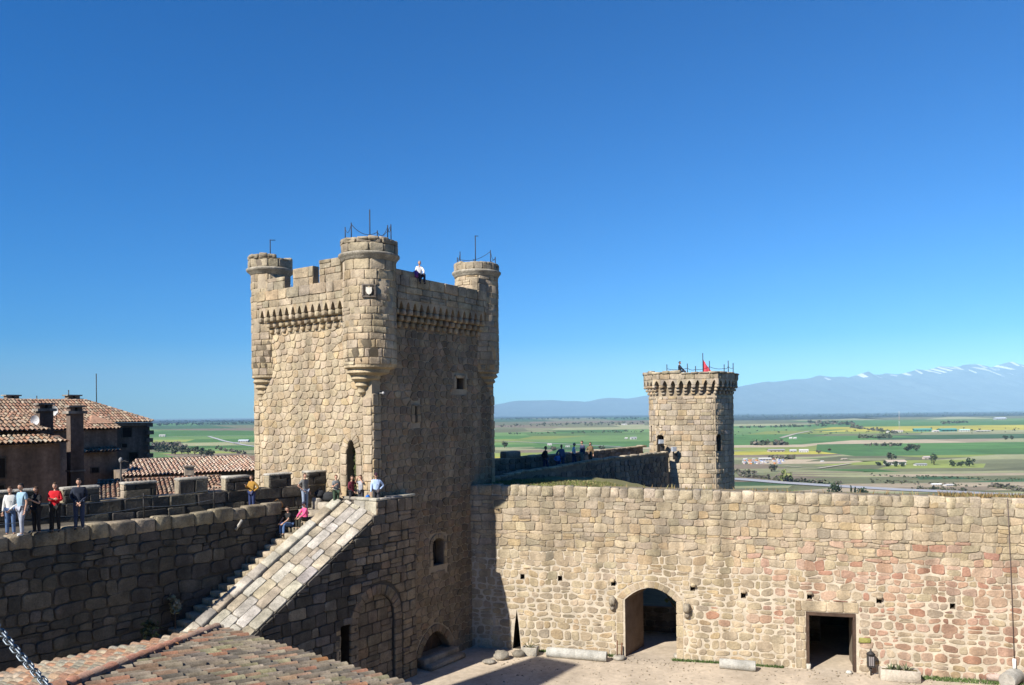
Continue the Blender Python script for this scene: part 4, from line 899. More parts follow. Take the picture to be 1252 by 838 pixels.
def ridge(mb, P, Q, r, col, tl=0.42):
    P, Q = Vector(P), Vector(Q); L = (Q - P).length; d = (Q - P) / L; sx = d.cross(Vector((0, 0, 1))).normalized(); up = sx.cross(d); t = 0
    while t < L:
        te = min(L, t + tl * 1.15); V = []
        for tt, rr_, h in ((t, r, 0.03), (te, r * 0.85, 0.0)):
            for s in range(7): g = math.pi * s / 6; V.append(P + d * tt + sx * rr_ * math.cos(g) + up * (h + rr_ * 0.8 * math.sin(g)))
        mb.add(V, [[s, s + 1, 8 + s, 7 + s] for s in range(6)] + [list(range(7))], col(), 0, True); t += tl
# --- the near roof at the bottom of the picture
RA = Vector((-6.76, 18.0, 7.45)); e2 = Vector((math.cos(rad(47.5)), math.sin(rad(47.5)), 0)); p2 = Vector((math.cos(rad(-40)), math.sin(rad(-40)), 0)); SLP = 0.2
nr = thing('tile_roofed_house', 'low house with a weathered hipped barrel tile roof in the left foreground', 'house', Vector((RA.x, RA.y, Z0)))
w_ = MB(); c4 = [RA - e2 * 0.35 + p2 * 0.35, RA - e2 * 0.35 + p2 * 9.7, RA - e2 * 13.5 + p2 * 9.7, RA - e2 * 13.5 + p2 * 0.35]
w_.prism([(p.x, p.y, Z0) for p in c4], [(p.x, p.y, RA.z - 0.12) for p in c4], (0.38, 0.31, 0.22)); w_.build('wall', M_MORTAR, nr)
rb = MB()
hipE = RA + (-e2 + p2) * 5 + Vector((0, 0, SLP * 5)); rb.add([RA, RA + p2 * 10, RA + p2 * 5 - e2 * 5 + Vector((0, 0, 5 * SLP)), RA - e2 * 14, RA - e2 * 14 + p2 * 5 + Vector((0, 0, 5 * SLP))], [[0, 1, 2], [0, 2, 4, 3]], (0.12, 0.10, 0.085))
tiles(rb, RA + Vector((0, 0, 0.02)), p2, -e2, SLP, 10, lambda a: -0.08, lambda a: min(a, 10 - a, 5) if a < 5 else 10 - a, 0.20, 0.42, OLDT, 6, True, 0.02)
tiles(rb, RA + Vector((0, 0, 0.02)), -e2, p2, SLP, 14, lambda a: -0.08, lambda a: min(a, 5), 0.21, 0.42, ORNG, 6, True, 0.02)
ro = rb.build('roof', M_TILE, nr); rg_ = MB(); ridge(rg_, RA + Vector((0, 0, 0.08)), hipE + Vector((0, 0, 0.1)), 0.115, pick([((0.30, 0.15, 0.10), 3), ((0.27, 0.18, 0.13), 2), ((0.33, 0.2, 0.14), 1)])); ridge(rg_, hipE + Vector((0, 0, 0.1)), hipE - e2 * 9 + Vector((0, 0, 0.1)), 0.13, OLDT); rg_.build('hip_tiles', M_TILE, ro)
# --- background houses: walls as blocks, roofs as planes of tiles
BR1, BR2, BR3 = (0.19, 0.135, 0.10), (0.23, 0.165, 0.12), (0.15, 0.11, 0.085)
M_BRICK = mat('old_brick', noise=0.45, scale=0.5, bump=0.5, bscale=5, spots=0.4, spot_col=(0.08, 0.07, 0.06), bdist=0.05, streak=0.4)
def block(pts, z0, z1, col, name, parent, m=None):
    b = MB(); b.prism([(p[0], p[1], z0) for p in pts], [(p[0], p[1], z1) for p in pts], col); return b.build(name, m or M_BRICK, parent, recalc=True)
def quad(o, d1, l1, d2, l2): o = Vector(o); return [o, o + d1 * l1, o + d1 * l1 + d2 * l2, o + d2 * l2]
def window(parent, O, A, Nn, a0, a1, z0, z1, frame=(0.12, 0.10, 0.08), bars=1):
    f = planef(O, A, Nn); b = MB(); t = 0.07
    for q in (rect(a0 - t, a1 + t, z1, z1 + t), rect(a0 - t, a1 + t, z0 - t, z0), rect(a0 - t, a0, z0, z1), rect(a1, a1 + t, z0, z1)): b.prism([f(x, y, -0.02) for x, y in q], [f(x, y, 0.06) for x, y in q], frame)
    o = b.build('window', M_BRICK, parent); b = MB(); q = rect(a0, a1, z0, z1); b.prism([f(x, y, 0.002) for x, y in q], [f(x, y, 0.02) for x, y in q], (0.02, 0.02, 0.024)); b.build('pane', M_DARK, o)
    return o
def chimney(name, parent, c, sx, sy, z0, z1, rz, col, cap=(0.3, 0.26, 0.21)):
    b = MB(); b.box((c.x, c.y, (z0 + z1) / 2), sx, sy, z1 - z0, rz, col); b.box((c.x, c.y, z1 - (z1 - z0) * 0.45), sx + 0.14, sy + 0.14, 0.1, rz, cap); o = b.build(name, M_BRICK, parent)
    b = MB(); b.box((c.x, c.y, z1 + 0.09), sx + 0.35, sy + 0.35, 0.18, rz, cap);
    for k in (-1, 1): b.box((c.x + k * sx * 0.28 * math.cos(rz), c.y + k * sx * 0.28 * math.sin(rz), z1 + 0.3), sx * 0.35, sy * 0.8, 0.28, rz, col)
    b.box((c.x, c.y, z1 + 0.49), sx + 0.2, sy + 0.2, 0.12, rz, cap); b.build('cap', M_BRICK, o); return o
ge = Vector((EX, EY, 0)); gp = Vector((EY, -EX, 0))
# far palace wing with a hipped roof
pal = aty(187.5, 513, 78); pw = thing('palace', 'long brick palace wing with hipped red tile roof and quoined corner', 'palace', Vector((pal.x, pal.y, -2)))
c0 = Vector((pal.x, pal.y, 0)) - ge * 0.25 - gp * 0.25; Lw, Dw, ze = 24, 7.6, pal.z - 0.25
block(quad(c0, -ge, Lw, -gp, Dw), -4, ze - 0.05, BR3, 'wall', pw)
qn = MB()
for k in range(11): qn.box(c0 + Vector((0, 0, 4.2 + k * 0.75)) - ge * 0.12, 0.6, 0.6 + 0.3 * (k % 2), 0.4, rad(55), (0.2, 0.165, 0.13))
qn.build('quoin', M_BRICK, pw)
kz = 0.52; hw_ = Dw / 2 + 0.3; ev = Vector((pal.x, pal.y, ze))
r = MB(); top = ev - gp * hw_ - ge * 4.4 + Vector((0, 0, hw_ * kz)); topF = top - ge * (Lw - 4.4)
r.add([ev, ev - ge * Lw, topF, top, ev - gp * 2 * hw_, ev - gp * 2 * hw_ - ge * Lw], [[0, 3, 2, 1], [0, 4, 3], [4, 5, 2, 3]], (0.2, 0.12, 0.08))
tiles(r, ev, -ge, -gp, kz, Lw, lambda a: -0.05, lambda a: min(hw_, a * hw_ / 4.4), 0.30, 0.55, TERRA, 4, False, 0.02)
rp = r.build('roof', M_TILE, pw); r = MB(); ridge(r, top, topF, 0.16, TERRA, 0.5); ridge(r, ev + Vector((0, 0, 0.1)), top, 0.16, TERRA, 0.5); r.build('ridge_tiles', M_TILE, rp)
def Pf(u, v): p = atplane(u, v, c0, gp); return (p - c0).dot(-ge), p.z
for u, v, w2, h2 in ((155, 529, 0.9, 0.9), (152, 545, 0.5, 0.35), (163, 559, 0.9, 0.9), (162, 578, 0.9, 1.0)):
    a, z = Pf(u, v); window(pw, c0, -ge, gp, a - w2 / 2, a + w2 / 2, z - h2 / 2, z + h2 / 2)
cor = MB(); cor.prism([c0 + gp * 0.0 + Vector((0, 0, ze - 0.35)), c0 - ge * Lw + Vector((0, 0, ze - 0.35)), c0 - ge * Lw + gp * 0.2 + Vector((0, 0, ze - 0.35)), c0 + gp * 0.2 + Vector((0, 0, ze - 0.35))], [c0 + Vector((0, 0, ze - 0.04)), c0 - ge * Lw + Vector((0, 0, ze - 0.04)), c0 - ge * Lw + gp * 0.28 + Vector((0, 0, ze - 0.04)), c0 + gp * 0.28 + Vector((0, 0, ze - 0.04))], (0.2, 0.16, 0.12)); cor.build('cornice', M_BRICK, pw)
for u0_, u1_ in ((7, 21), (80, 97)):
    A = aty((u0_ + u1_) / 2, 488, 77); z = A.z; chimney('chimney', pw, A, 1.2, 0.9, z - 2.0, z - 0.15, rad(55), BR2)
# antennas
for u, vt, vb, lab in ((118, 457, 491, 'tall thin antenna mast on the palace ridge'), (84, 477, 489, 'short thin spike on the second palace ridge chimney'), (45, 484, 492, 'very short thin rod at the left end of the palace ridge')):
    A = aty(u, vb, 78.5); q = MB(); q.tube([(A.x, A.y, A.z - 1.2), (A.x, A.y, aty(u, vt, 78.5).z)], 0.045, 5); q.build('antenna', M_IRON, label=lab, cat='antenna')
# lower wing in front, with a dormer
B0 = aty(143, 524, 66); lw = thing('lower_wing', 'lower brick house block with a small dormer in front of the palace', 'house', Vector((B0.x, B0.y, -2)))
c1 = Vector((B0.x, B0.y, 0)); block(quad(c1, -ge, 12, -gp, 5.0), -4, B0.z - 0.1, BR2, 'wall', lw)
r = MB(); ev = Vector((B0.x, B0.y, B0.z - 0.05)) + ge * 0.3 + gp * 0.3; r.add([ev, ev - ge * 12, ev - ge * 12 - gp * 4 + Vector((0, 0, 1.4)), ev - gp * 4 + Vector((0, 0, 1.4))], [[0, 1, 2, 3]], (0.2, 0.12, 0.08))
tiles(r, ev, -ge, -gp, 0.36, 12, lambda a: -0.05, lambda a: 4.0, 0.30, 0.5, TERRA, 4, False, 0.02); r.build('roof', M_TILE, lw)
D0 = aty(138, 514, 66.5); c2 = Vector((D0.x, D0.y, 0)); dq = quad(c2, -ge, 1.8, -gp, 3.2); dw_ = block(dq, B0.z - 0.4, D0.z - 0.25, BR2, 'dormer', lw)
r = MB(); ev = Vector((D0.x, D0.y, D0.z - 0.25)) + ge * 0.2 + gp * 0.2; ap = ev - ge * 1.1 - gp * 1.8 + Vector((0, 0, 0.75)); r.add([ev, ev - ge * 2.2, ev - ge * 2.2 - gp * 3.6, ev - gp * 3.6, ap], [[0, 1, 4], [1, 2, 4], [2, 3, 4], [3, 0, 4]], (0.42, 0.24, 0.15)); r.build('dormer_roof', M_TILE, dw_)
def Lf(u, v): p = atplane(u, v, c1, gp); return (p - c1).dot(-ge), p.z
a, z = Lf(120, 549); lg = MB(); e3 = c1 + gp * 0.0 + Vector((0, 0, z - 0.25)); lg.add([e3 + gp * 0.7, e3 + gp * 0.7 - ge * 3.2, e3 - ge * 3.2 + Vector((0, 0, 0.3)), e3 + Vector((0, 0, 0.3))], [[0, 1, 2, 3]], (0.2, 0.13, 0.09)); tiles(lg, e3 + gp * 0.7, -ge, -gp, 0.4, 3.2, lambda a: 0, lambda a: 0.7, 0.3, 0.5, TERRA, 4, False); lg.build('tile_ledge', M_TILE, lw)
window(lw, c1, -ge, gp, Lf(116, 575)[0] - 0.3, Lf(116, 575)[0] + 0.3, Lf(116, 578)[1], Lf(116, 572)[1])
# near left house with two tiers of eaves
N1 = aty(73, 541, 50); nh = thing('brick_house', 'dark brick house with stepped double eaves at the left edge behind the walkway', 'house', Vector((N1.x, N1.y, -2)))
c3 = Vector((N1.x, N1.y, 0)); block(quad(c3, -ge, 16, -gp, 7), -4, N1.z - 0.05, BR1, 'wall', nh)
ev = c3 + ge * 0.35 + gp * 0.35 + Vector((0, 0, N1.z)); r = MB(); r.add([ev, ev - ge * 16, ev - ge * 16 - gp * 1.2 + Vector((0, 0, 0.45)), ev - gp * 1.2 + Vector((0, 0, 0.45))], [[0, 1, 2, 3]], (0.2, 0.12, 0.08))
tiles(r, ev, -ge, -gp, 0.36, 16, lambda a: -0.05, lambda a: min(1.2, a + 0.2), 0.28, 0.5, ORNG, 4, False, 0.02)
tiles(r, ev, -gp, -ge, 0.36, 7, lambda a: -0.05, lambda a: min(1.2, a + 0.2), 0.28, 0.5, ORNG, 4, False, 0.02); r.build('eave', M_TILE, nh)
U1 = aty(61, 526.5, 50.5); c4_ = Vector((U1.x, U1.y, 0)); block(quad(c4_ - ge * 0.4 - gp * 0.4, -ge, 15, -gp, 5), N1.z + 0.2, U1.z - 0.02, BR1, 'upper_wall', nh)
ev = c4_ + Vector((0, 0, U1.z)); r = MB(); r.add([ev, ev - ge * 15, ev - ge * 15 - gp * 3.0 + Vector((0, 0, 1.35)), ev - ge * 3 - gp * 3 + Vector((0, 0, 1.35)), ev - gp * 6], [[0, 1, 2, 3], [0, 3, 4]], (0.2, 0.12, 0.08))
tiles(r, ev, -ge, -gp, 0.45, 15, lambda a: -0.05, lambda a: min(3.0, a), 0.28, 0.5, TERRA, 4, False, 0.02); rr1 = r.build('roof', M_TILE, nh); r = MB(); ridge(r, ev, ev - ge * 3 - gp * 3 + Vector((0, 0, 1.4)), 0.15, TERRA, 0.5); r.build('ridge_tiles', M_TILE, rr1)
def Nf(u, v): p = atplane(u, v, c3, gp); return (p - c3).dot(-ge), p.z
for u0_, v0_, u1_, v1_ in ((-4, 584, 6, 561), (-2, 606, 5, 594)):
    a, z = Nf(u1_, v0_); a2, z2 = Nf(u0_, v1_); window(nh, c3, -ge, gp, a, a2, z, z2)
# chimney stacks between the houses
for (u0_, u1_, vt, vb, Y, nm) in ((45, 64, 503, 522, 54, 'short wide brick chimney stack with pale cap beside satellite dishes'), (82, 101, 506, 606, 53, 'tall dark brick chimney stack with pale cap between the houses')):
    A = aty((u0_ + u1_) / 2, vt, Y); Bz = aty((u0_ + u1_) / 2, vb, Y).z; wd_ = (u1_ - u0_) / F * Y / 1.25
    t = thing('chimney_stack', nm, 'chimney', Vector((A.x, A.y, Bz - 3))); chimney('stack', t, A, wd_, wd_ * 0.8, Bz - 3, A.z, rad(50), BR3)
for u, v, lab, Y in ((43, 514, 'white satellite dish left of the short chimney', 52.5), (66.5, 502.5, 'small white satellite dish right of the short chimney', 55)):
    A = aty(u, v, Y); t = thing('satellite_dish', lab, 'satellite dish', Vector((A.x, A.y, A.z - 0.6))); b = MB(); n = 14
    V = [(A.x, A.y + 0.1, A.z)]
    for k in (0.5, 1.0): V += [(A.x + 0.3 * k * math.cos(2 * math.pi * i / n), A.y + 0.1 - 0.14 * k * k, A.z + 0.34 * k * math.sin(2 * math.pi * i / n)) for i in range(n)]
    b.add(V, [[0, 1 + i, 1 + (i + 1) % n] for i in range(n)] + [[1 + i, 1 + n + i, 1 + n + (i + 1) % n, 1 + (i + 1) % n] for i in range(n)], (0.5, 0.5, 0.5), 0, True); b.build('dish', M_PLAIN, t)
    b = MB(); b.tube([(A.x, A.y + 0.1, A.z), (A.x, A.y + 0.25, A.z - 0.6)], 0.03, 5); b.build('arm', M_IRON, t)
    b = MB(); b.tube([(A.x, A.y + 0.02, A.z - 0.45), (A.x, A.y - 0.35, A.z - 0.1)], 0.015, 4); b.build('feed', M_IRON, t)
# long low roofs behind the battlements
def lowroof(name, lab, L0, R0, L1, R1, Ye, Yr, wall_h, col, walls=True):
    eL, eR = aty(*L0, Ye[0]), aty(*R0, Ye[1]); rL, rR = aty(*L1, Yr[0]), aty(*R1, Yr[1])
    t = thing(name, lab, 'house', Vector((eL.x, eL.y, -3))); A = Vector((eR.x - eL.x, eR.y - eL.y, 0)); L = A.length; A.normalize(); U = Vector((-A.y, A.x, 0))
    dep = 0.5 * ((rL - eL).dot(U) + (rR - eR).dot(U)); ze = (eL.z + eR.z) / 2; zr = (rL.z + rR.z) / 2; k = (zr - ze) / dep
    E = Vector((eL.x, eL.y, ze)); sh0, sh1 = (rL - eL).dot(A), (rR - eR).dot(A)
    b = MB(); b.add([E, E + A * L, E + A * (L + max(0, sh1)) + U * dep + Vector((0, 0, zr - ze)), E + A * sh0 + U * dep + Vector((0, 0, zr - ze))], [[0, 1, 2, 3]], (0.22, 0.14, 0.1))
    tiles(b, E, A, U, k, L, lambda a: -0.05, lambda a: min(dep, dep * a / max(sh0, 0.01)) if sh0 > 0 else dep, 0.27, 0.5, col, 4, False, 0.02)
    ro = b.build('roof', M_TILE, t); b = MB(); ridge(b, E + A * max(0, sh0) + U * dep + Vector((0, 0, zr - ze)), E + A * L + U * dep + Vector((0, 0, zr - ze)), 0.15, col, 0.5); b.build('ridge_tiles', M_TILE, ro)
    q = [E + U * 0.4 + A * 0.2, E + U * 0.4 + A * (L - 0.2), E + U * (dep * 2) + A * (L - 0.2), E + U * (dep * 2) + A * 0.2]; block(q, -4, ze - 0.02, (0.24, 0.19, 0.14), 'wall', t); return t, E, A, U, k
t1, E1_, A1_, U1_, k1_ = lowroof('long_house', 'long low house with a pale pink tile roof stretching to the main tower', (148, 584), (322, 575.5), (166, 563.5), (335, 556), (56, 61), (61.5, 67), 3, pick([((0.50, 0.36, 0.27), 4), ((0.44, 0.28, 0.2), 3), ((0.54, 0.44, 0.34), 3)]))
c_ = aty(231, 573, 57.5); q = MB(); q.box((c_.x, c_.y, c_.z - 0.7), 0.62, 0.6, 1.6, rad(27), (0.46, 0.38, 0.29)); o = q.build('chimney', M_BRICK, t1); q = MB(); q.box((c_.x, c_.y, c_.z + 0.16), 0.8, 0.78, 0.1, rad(27), (0.3, 0.25, 0.2)); q.build('cap', M_BRICK, o)
t2, *_ = lowroof('low_house', 'low tile roofed house seen through the gaps of the battlements', (100, 613), (282, 607), (120, 587), (285, 583), (48, 52), (52, 56.5), 3, TERRA)
t3, *_ = lowroof('small_outhouse', 'small outhouse roof in the battlement gap beside the tower', (254, 604), (282, 600), (270, 592), (288, 590), (50, 52), (52.5, 54.5), 3, TERRA)
A = aty(148, 589, 47); sl = thing('street_lamp', 'thin lamp post with small lantern before the low tile roofs', 'street lamp', Vector((A.x, A.y, A.z - 6)))
q = MB(); zt = aty(148, 566, 47).z; q.tube([(A.x, A.y, A.z - 6), (A.x, A.y, zt)], 0.05, 6, (0.1, 0.1, 0.1)); q.tube([(A.x, A.y, zt), (A.x + 0.25, A.y - 0.1, zt + 0.12), (A.x + 0.55, A.y - 0.2, zt + 0.05)], 0.03, 5); q.build('post', M_IRON, sl)
q = MB(); q.lathe((A.x, A.y, zt), [(0.05, 0), (0.10, 0.04), (0.13, 0.2), (0.08, 0.28), (0.02, 0.32)], 8, (0.2, 0.2, 0.2)); q.build('lantern', M_PLAIN, sl)
# ================================================================== VEGETATION
def crown(mb, c, rx, ry, rz, n, size, cols, rg=random, lobes=6):
    L = [(Vector((rg.uniform(-.55, .55) * rx, rg.uniform(-.55, .55) * ry, rg.uniform(-.5, .55) * rz)), rg.uniform(0.35, 0.6)) for _ in range(lobes)]
    for _ in range(n):
        o, f = rg.choice(L); d = Vector((rg.gauss(0, 1), rg.gauss(0, 1), rg.gauss(0, 1))).normalized() * f * rg.uniform(0.5, 1.05)
        p = Vector(c) + o + Vector((d.x * rx, d.y * ry, d.z * rz)); s = size * rg.uniform(0.6, 1.4)
        u = Vector((rg.gauss(0, 1), rg.gauss(0, 1), rg.gauss(0, 1))).normalized(); v = u.cross(Vector((rg.gauss(0, 1), rg.gauss(0, 1), rg.gauss(0, 1)))).normalized()
        k = rg.choice(cols); g = rg.uniform(0.75, 1.25); mb.add([p - u * s - v * s * 0.5, p + u * s * 0.2 - v * s * 0.8, p + u * s + v * s * 0.4, p - u * s * 0.3 + v * s * 0.8], [[0, 1, 2, 3]], (k[0] * g, k[1] * g, k[2] * g))
def tree(name, label, base, h, wd, cols, group=None, n=220, trunk=0.25, size=None, cat='tree'):
    t = thing(name, label, cat, base, group); b = MB(); th = h * trunk
    b.tube([base - Vector((0, 0, 0.3)), base + Vector((wd * 0.02, 0, th)), base + Vector((-wd * 0.02, 0, h * 0.6))], [wd * 0.06, wd * 0.045, wd * 0.015], 6)
    for k in range(4):
        g = k * 1.7; b.tube([base + Vector((0, 0, th * 0.9)), base + Vector((wd * 0.3 * math.cos(g), wd * 0.3 * math.sin(g), h * 0.62))], [wd * 0.03, wd * 0.008], 5)
    b.build('trunk', M_BARK, t)
    b = MB(); crown(b, base + Vector((0, 0, th + (h - th) * 0.5)), wd / 2, wd / 2, (h - th) * 0.52, n, size or wd * 0.075, cols); b.build('crown', M_LEAF, t); return t
OLIVE = [(0.07, 0.085, 0.045), (0.05, 0.065, 0.035), (0.085, 0.095, 0.055)]; PINE = [(0.035, 0.055, 0.028), (0.028, 0.045, 0.022), (0.045, 0.065, 0.03)]
BARE = [(0.14, 0.12, 0.095), (0.11, 0.10, 0.08), (0.12, 0.125, 0.07)]; SPR = [(0.17, 0.20, 0.05), (0.14, 0.17, 0.05), (0.2, 0.21, 0.08)]
def at_plain(u, v): return atz(u, v, ZP)
PX = lambda p: p.y / F
ex_ = [
 # u, v(base), height px, width px, kind, label
 (1142, 569, 15, 9, PINE, 'dark pointed conifer at the left of the row beside the white farm'), (1164, 571, 9, 8, PINE, 'small dark round tree in the farm row'), (1175, 571, 8, 9, PINE, 'small dark bushy tree just left of the big round farm tree'),
 (1185, 571, 13, 12, PINE, 'big dark round tree at the right end of the farm row'), (1090, 563, 10, 13, OLIVE, 'broad olive green tree behind the white farmhouse'), (1084, 571, 7, 9, PINE, 'dark tree at the left of the white farmhouse'),
 (1095, 571, 7, 8, PINE, 'dark tree in front of the white farmhouse'), (1104, 571, 5, 9, PINE, 'low dark bush at the right of the white farmhouse'), (1074, 570, 5, 8, PINE, 'low dark bush left of the white farmhouse'),
 (1110, 552, 9, 13, OLIVE, 'left and larger of two grey green trees in the open green field'), (1120, 552, 9, 9, OLIVE, 'right of two grey green trees in the open green field'),
 (1229, 538, 5, 7, PINE, 'dark round tree between beige strip and green field at far right'), (1237, 538, 7, 5, PINE, 'taller of two distant trees on the beige strip at the right'), 
 (961, 590, 16, 16, SPR, 'pale yellow green spring tree by the road'), (943, 577, 11, 14, BARE, 'bare greyish tree by the builders yard'),
 (1014, 552, 4, 5, OLIVE, 'single small round tree in the pale field'), (1001, 555, 5, 7, BARE, 'faint bare tree in the green strip'),
 (617, 548, 8, 9, OLIVE, 'round tree by the pale lane left of the far rampart'), (676, 552, 7, 9, BARE, 'bare tree near the white car park'), (737, 551, 6, 12, OLIVE, 'wide low tree in the green field behind the far rampart'),
 (1016, 604, 9, 0, PINE, ''), 
]
for u, v, hh, ww, cols, lab in ex_:
    if not ww: continue
    p = at_plain(u, v); tree('tree', lab, p, hh * PX(p), ww * PX(p), cols, 'trees on the plain', n=150, trunk=0.12, size=ww * PX(p) * 0.10)
rg = random.Random(11)
for i, (u, v, hh, ww) in enumerate(((214, 556, 8, 11), (222, 555, 9, 10), (230, 556, 11, 11), (238, 556, 10, 12), (246, 558, 11, 12), (254, 558, 9, 9), (258, 558, 7, 8), (204, 553, 7, 11), (194, 553, 8, 10))):
    p = at_plain(u, v); tree('olive_tree', 'grey green tree in the dark grove behind the long low house', p, hh * PX(p), ww * PX(p), OLIVE, 'trees of the dark grove', n=170, trunk=0.12, size=ww * PX(p) * 0.1)
for u, v, hh, ww, lab in ((1022, 606, 15, 15, 'left and larger clipped dark hedge bush behind the wall coping'), (1054, 607, 11, 14, 'low dark hedge bush at the right of two thin cypresses')):
    p = at_plain(u, v); t = thing('bush', lab, 'bush', p); b = MB(); w1, h1 = ww * PX(p), hh * PX(p); crown(b, p + Vector((0, 0, h1 * 0.5)), w1 * 0.6, w1 * 0.4, h1 * 0.55, 260, w1 * 0.08, PINE, lobes=8); b.build('foliage', M_LEAF, t)
for u, lab in ((1040.5, 'left of two thin dark cypresses behind the wall'), (1045.5, 'right of two thin dark cypresses behind the wall')):
    p = at_plain(u, 606); tree('cypress', lab, p, 15 * PX(p), 3 * PX(p), PINE, 'thin cypresses', n=120, trunk=0.05, size=PX(p) * 0.8)
# far tree lines and scrub too many to count
b = MB(); rg = random.Random(3)
def line(u0, v0, u1, v1, n, hh, cols, sp=1.0):
    for i in range(n):
        t = rg.random(); p = at_plain(u0 + (u1 - u0) * t + rg.uniform(-2, 2), v0 + (v1 - v0) * t + rg.uniform(-sp, sp) * 0.5); s = PX(p) * hh * rg.uniform(0.5, 1.2)
        crown(b, p + Vector((0, 0, s * 0.45)), s * rg.uniform(0.6, 1.2), s * 0.8, s * 0.55, 14, s * 0.34, cols, rg, lobes=3)
line(915, 545, 960, 544, 26, 6, BARE + OLIVE); line(905, 523.5, 1010, 521.5, 50, 2.6, OLIVE); line(990, 518, 1045, 520, 40, 4, OLIVE + BARE); line(1040, 523, 1100, 531, 40, 4, BARE + OLIVE)
line(905, 583, 955, 588, 40, 5, BARE); line(950, 588, 1025, 593, 50, 4.5, BARE + OLIVE); line(890, 578, 925, 580, 20, 5, BARE); line(940, 562, 968, 562, 16, 5, BARE)
line(1060, 545, 1105, 546, 26, 4, BARE + OLIVE); line(1050, 536, 1085, 536, 22, 5, OLIVE); line(1060, 589, 1252, 598, 90, 3, BARE + OLIVE, 4); line(1115, 598, 1180, 601, 30, 4, OLIVE + BARE); line(1215, 596, 1252, 602, 24, 6, BARE)
line(1060, 582, 1250, 588, 70, 2.4, OLIVE, 3); line(610, 521, 800, 518, 120, 2.2, OLIVE + BARE, 3); line(610, 531, 790, 528, 50, 2.0, OLIVE, 2); line(188, 520, 310, 518, 80, 2.2, OLIVE + PINE, 2); line(188, 546, 225, 550, 30, 7, BARE); line(262, 549, 300, 556, 24, 4, BARE)
line(610, 513, 800, 512, 140, 1.6, PINE, 1.5); line(188, 516, 310, 516, 80, 1.6, PINE, 1.5); line(900, 510, 1252, 506, 300, 1.4, PINE, 4); line(1150, 519, 1180, 517, 20, 3, OLIVE); line(890, 530, 1250, 527, 60, 1.8, OLIVE, 6)
b.build('tree_lines', M_LEAF, kind='stuff')
# farm buildings
def shed(name, label, u, v, wpx, hpx, wall, roof, depth=1.0, gable=True, group=None):
    p = at_plain(u, v); k = PX(p); W, Hh, D = wpx * k * 0.85, hpx * k * 0.8, max(6, wpx * k * 0.4) * depth; rz = rg.uniform(-0.25, 0.25)
    t = thing(name, label, 'building', p, group); A = Vector((math.cos(rz), math.sin(rz), 0)); U = Vector((-A.y, A.x, 0)); q = [p - A * W / 2, p + A * W / 2, p + A * W / 2 + U * D, p - A * W / 2 + U * D]
    b = MB(); b.prism([(x.x, x.y, ZP) for x in q], [(x.x, x.y, ZP + Hh * 0.62) for x in q], wall); b.build('wall', M_PLAIN, t)
    b = MB(); e = [x + Vector((0, 0, Hh * 0.62)) for x in q]; r0_, r1_ = (e[0] + e[3]) / 2 + Vector((0, 0, Hh * 0.38)), (e[1] + e[2]) / 2 + Vector((0, 0, Hh * 0.38)); g = 0.05 * W
    b.add([e[0] - A * g - U * g, e[1] + A * g - U * g, r1_ + A * g, r0_ - A * g, e[2] + A * g + U * g, e[3] - A * g + U * g, e[0], e[1], e[2], e[3], r0_, r1_], [[0, 1, 2, 3], [3, 2, 4, 5], [6, 10, 9], [7, 8, 11]], roof); b.build('roof', M_PLAIN, t)
    fS_ = planef(p - A * W / 2, A, -U)
    n = 2 if wpx < 12 else 4; b = MB()
    for i in range(n):
        x = W * (i + 0.5) / n; r = rect(x - W * 0.07 / n * 2, x + W * 0.07 / n * 2, Hh * 0.12, Hh * 0.42); b = MB(); b.prism([fS_(x_, y_ , 0.002) for x_, y_ in r], [fS_(x_, y_, 0.25) for x_, y_ in r], (0.06, 0.06, 0.065)); b.build('window', M_PLAIN, t)
WH, GY, CRM = (0.50, 0.48, 0.45), (0.30, 0.30, 0.30), (0.42, 0.35, 0.27); TG = (0.10, 0.30, 0.25); TGD = (0.06, 0.20, 0.18)
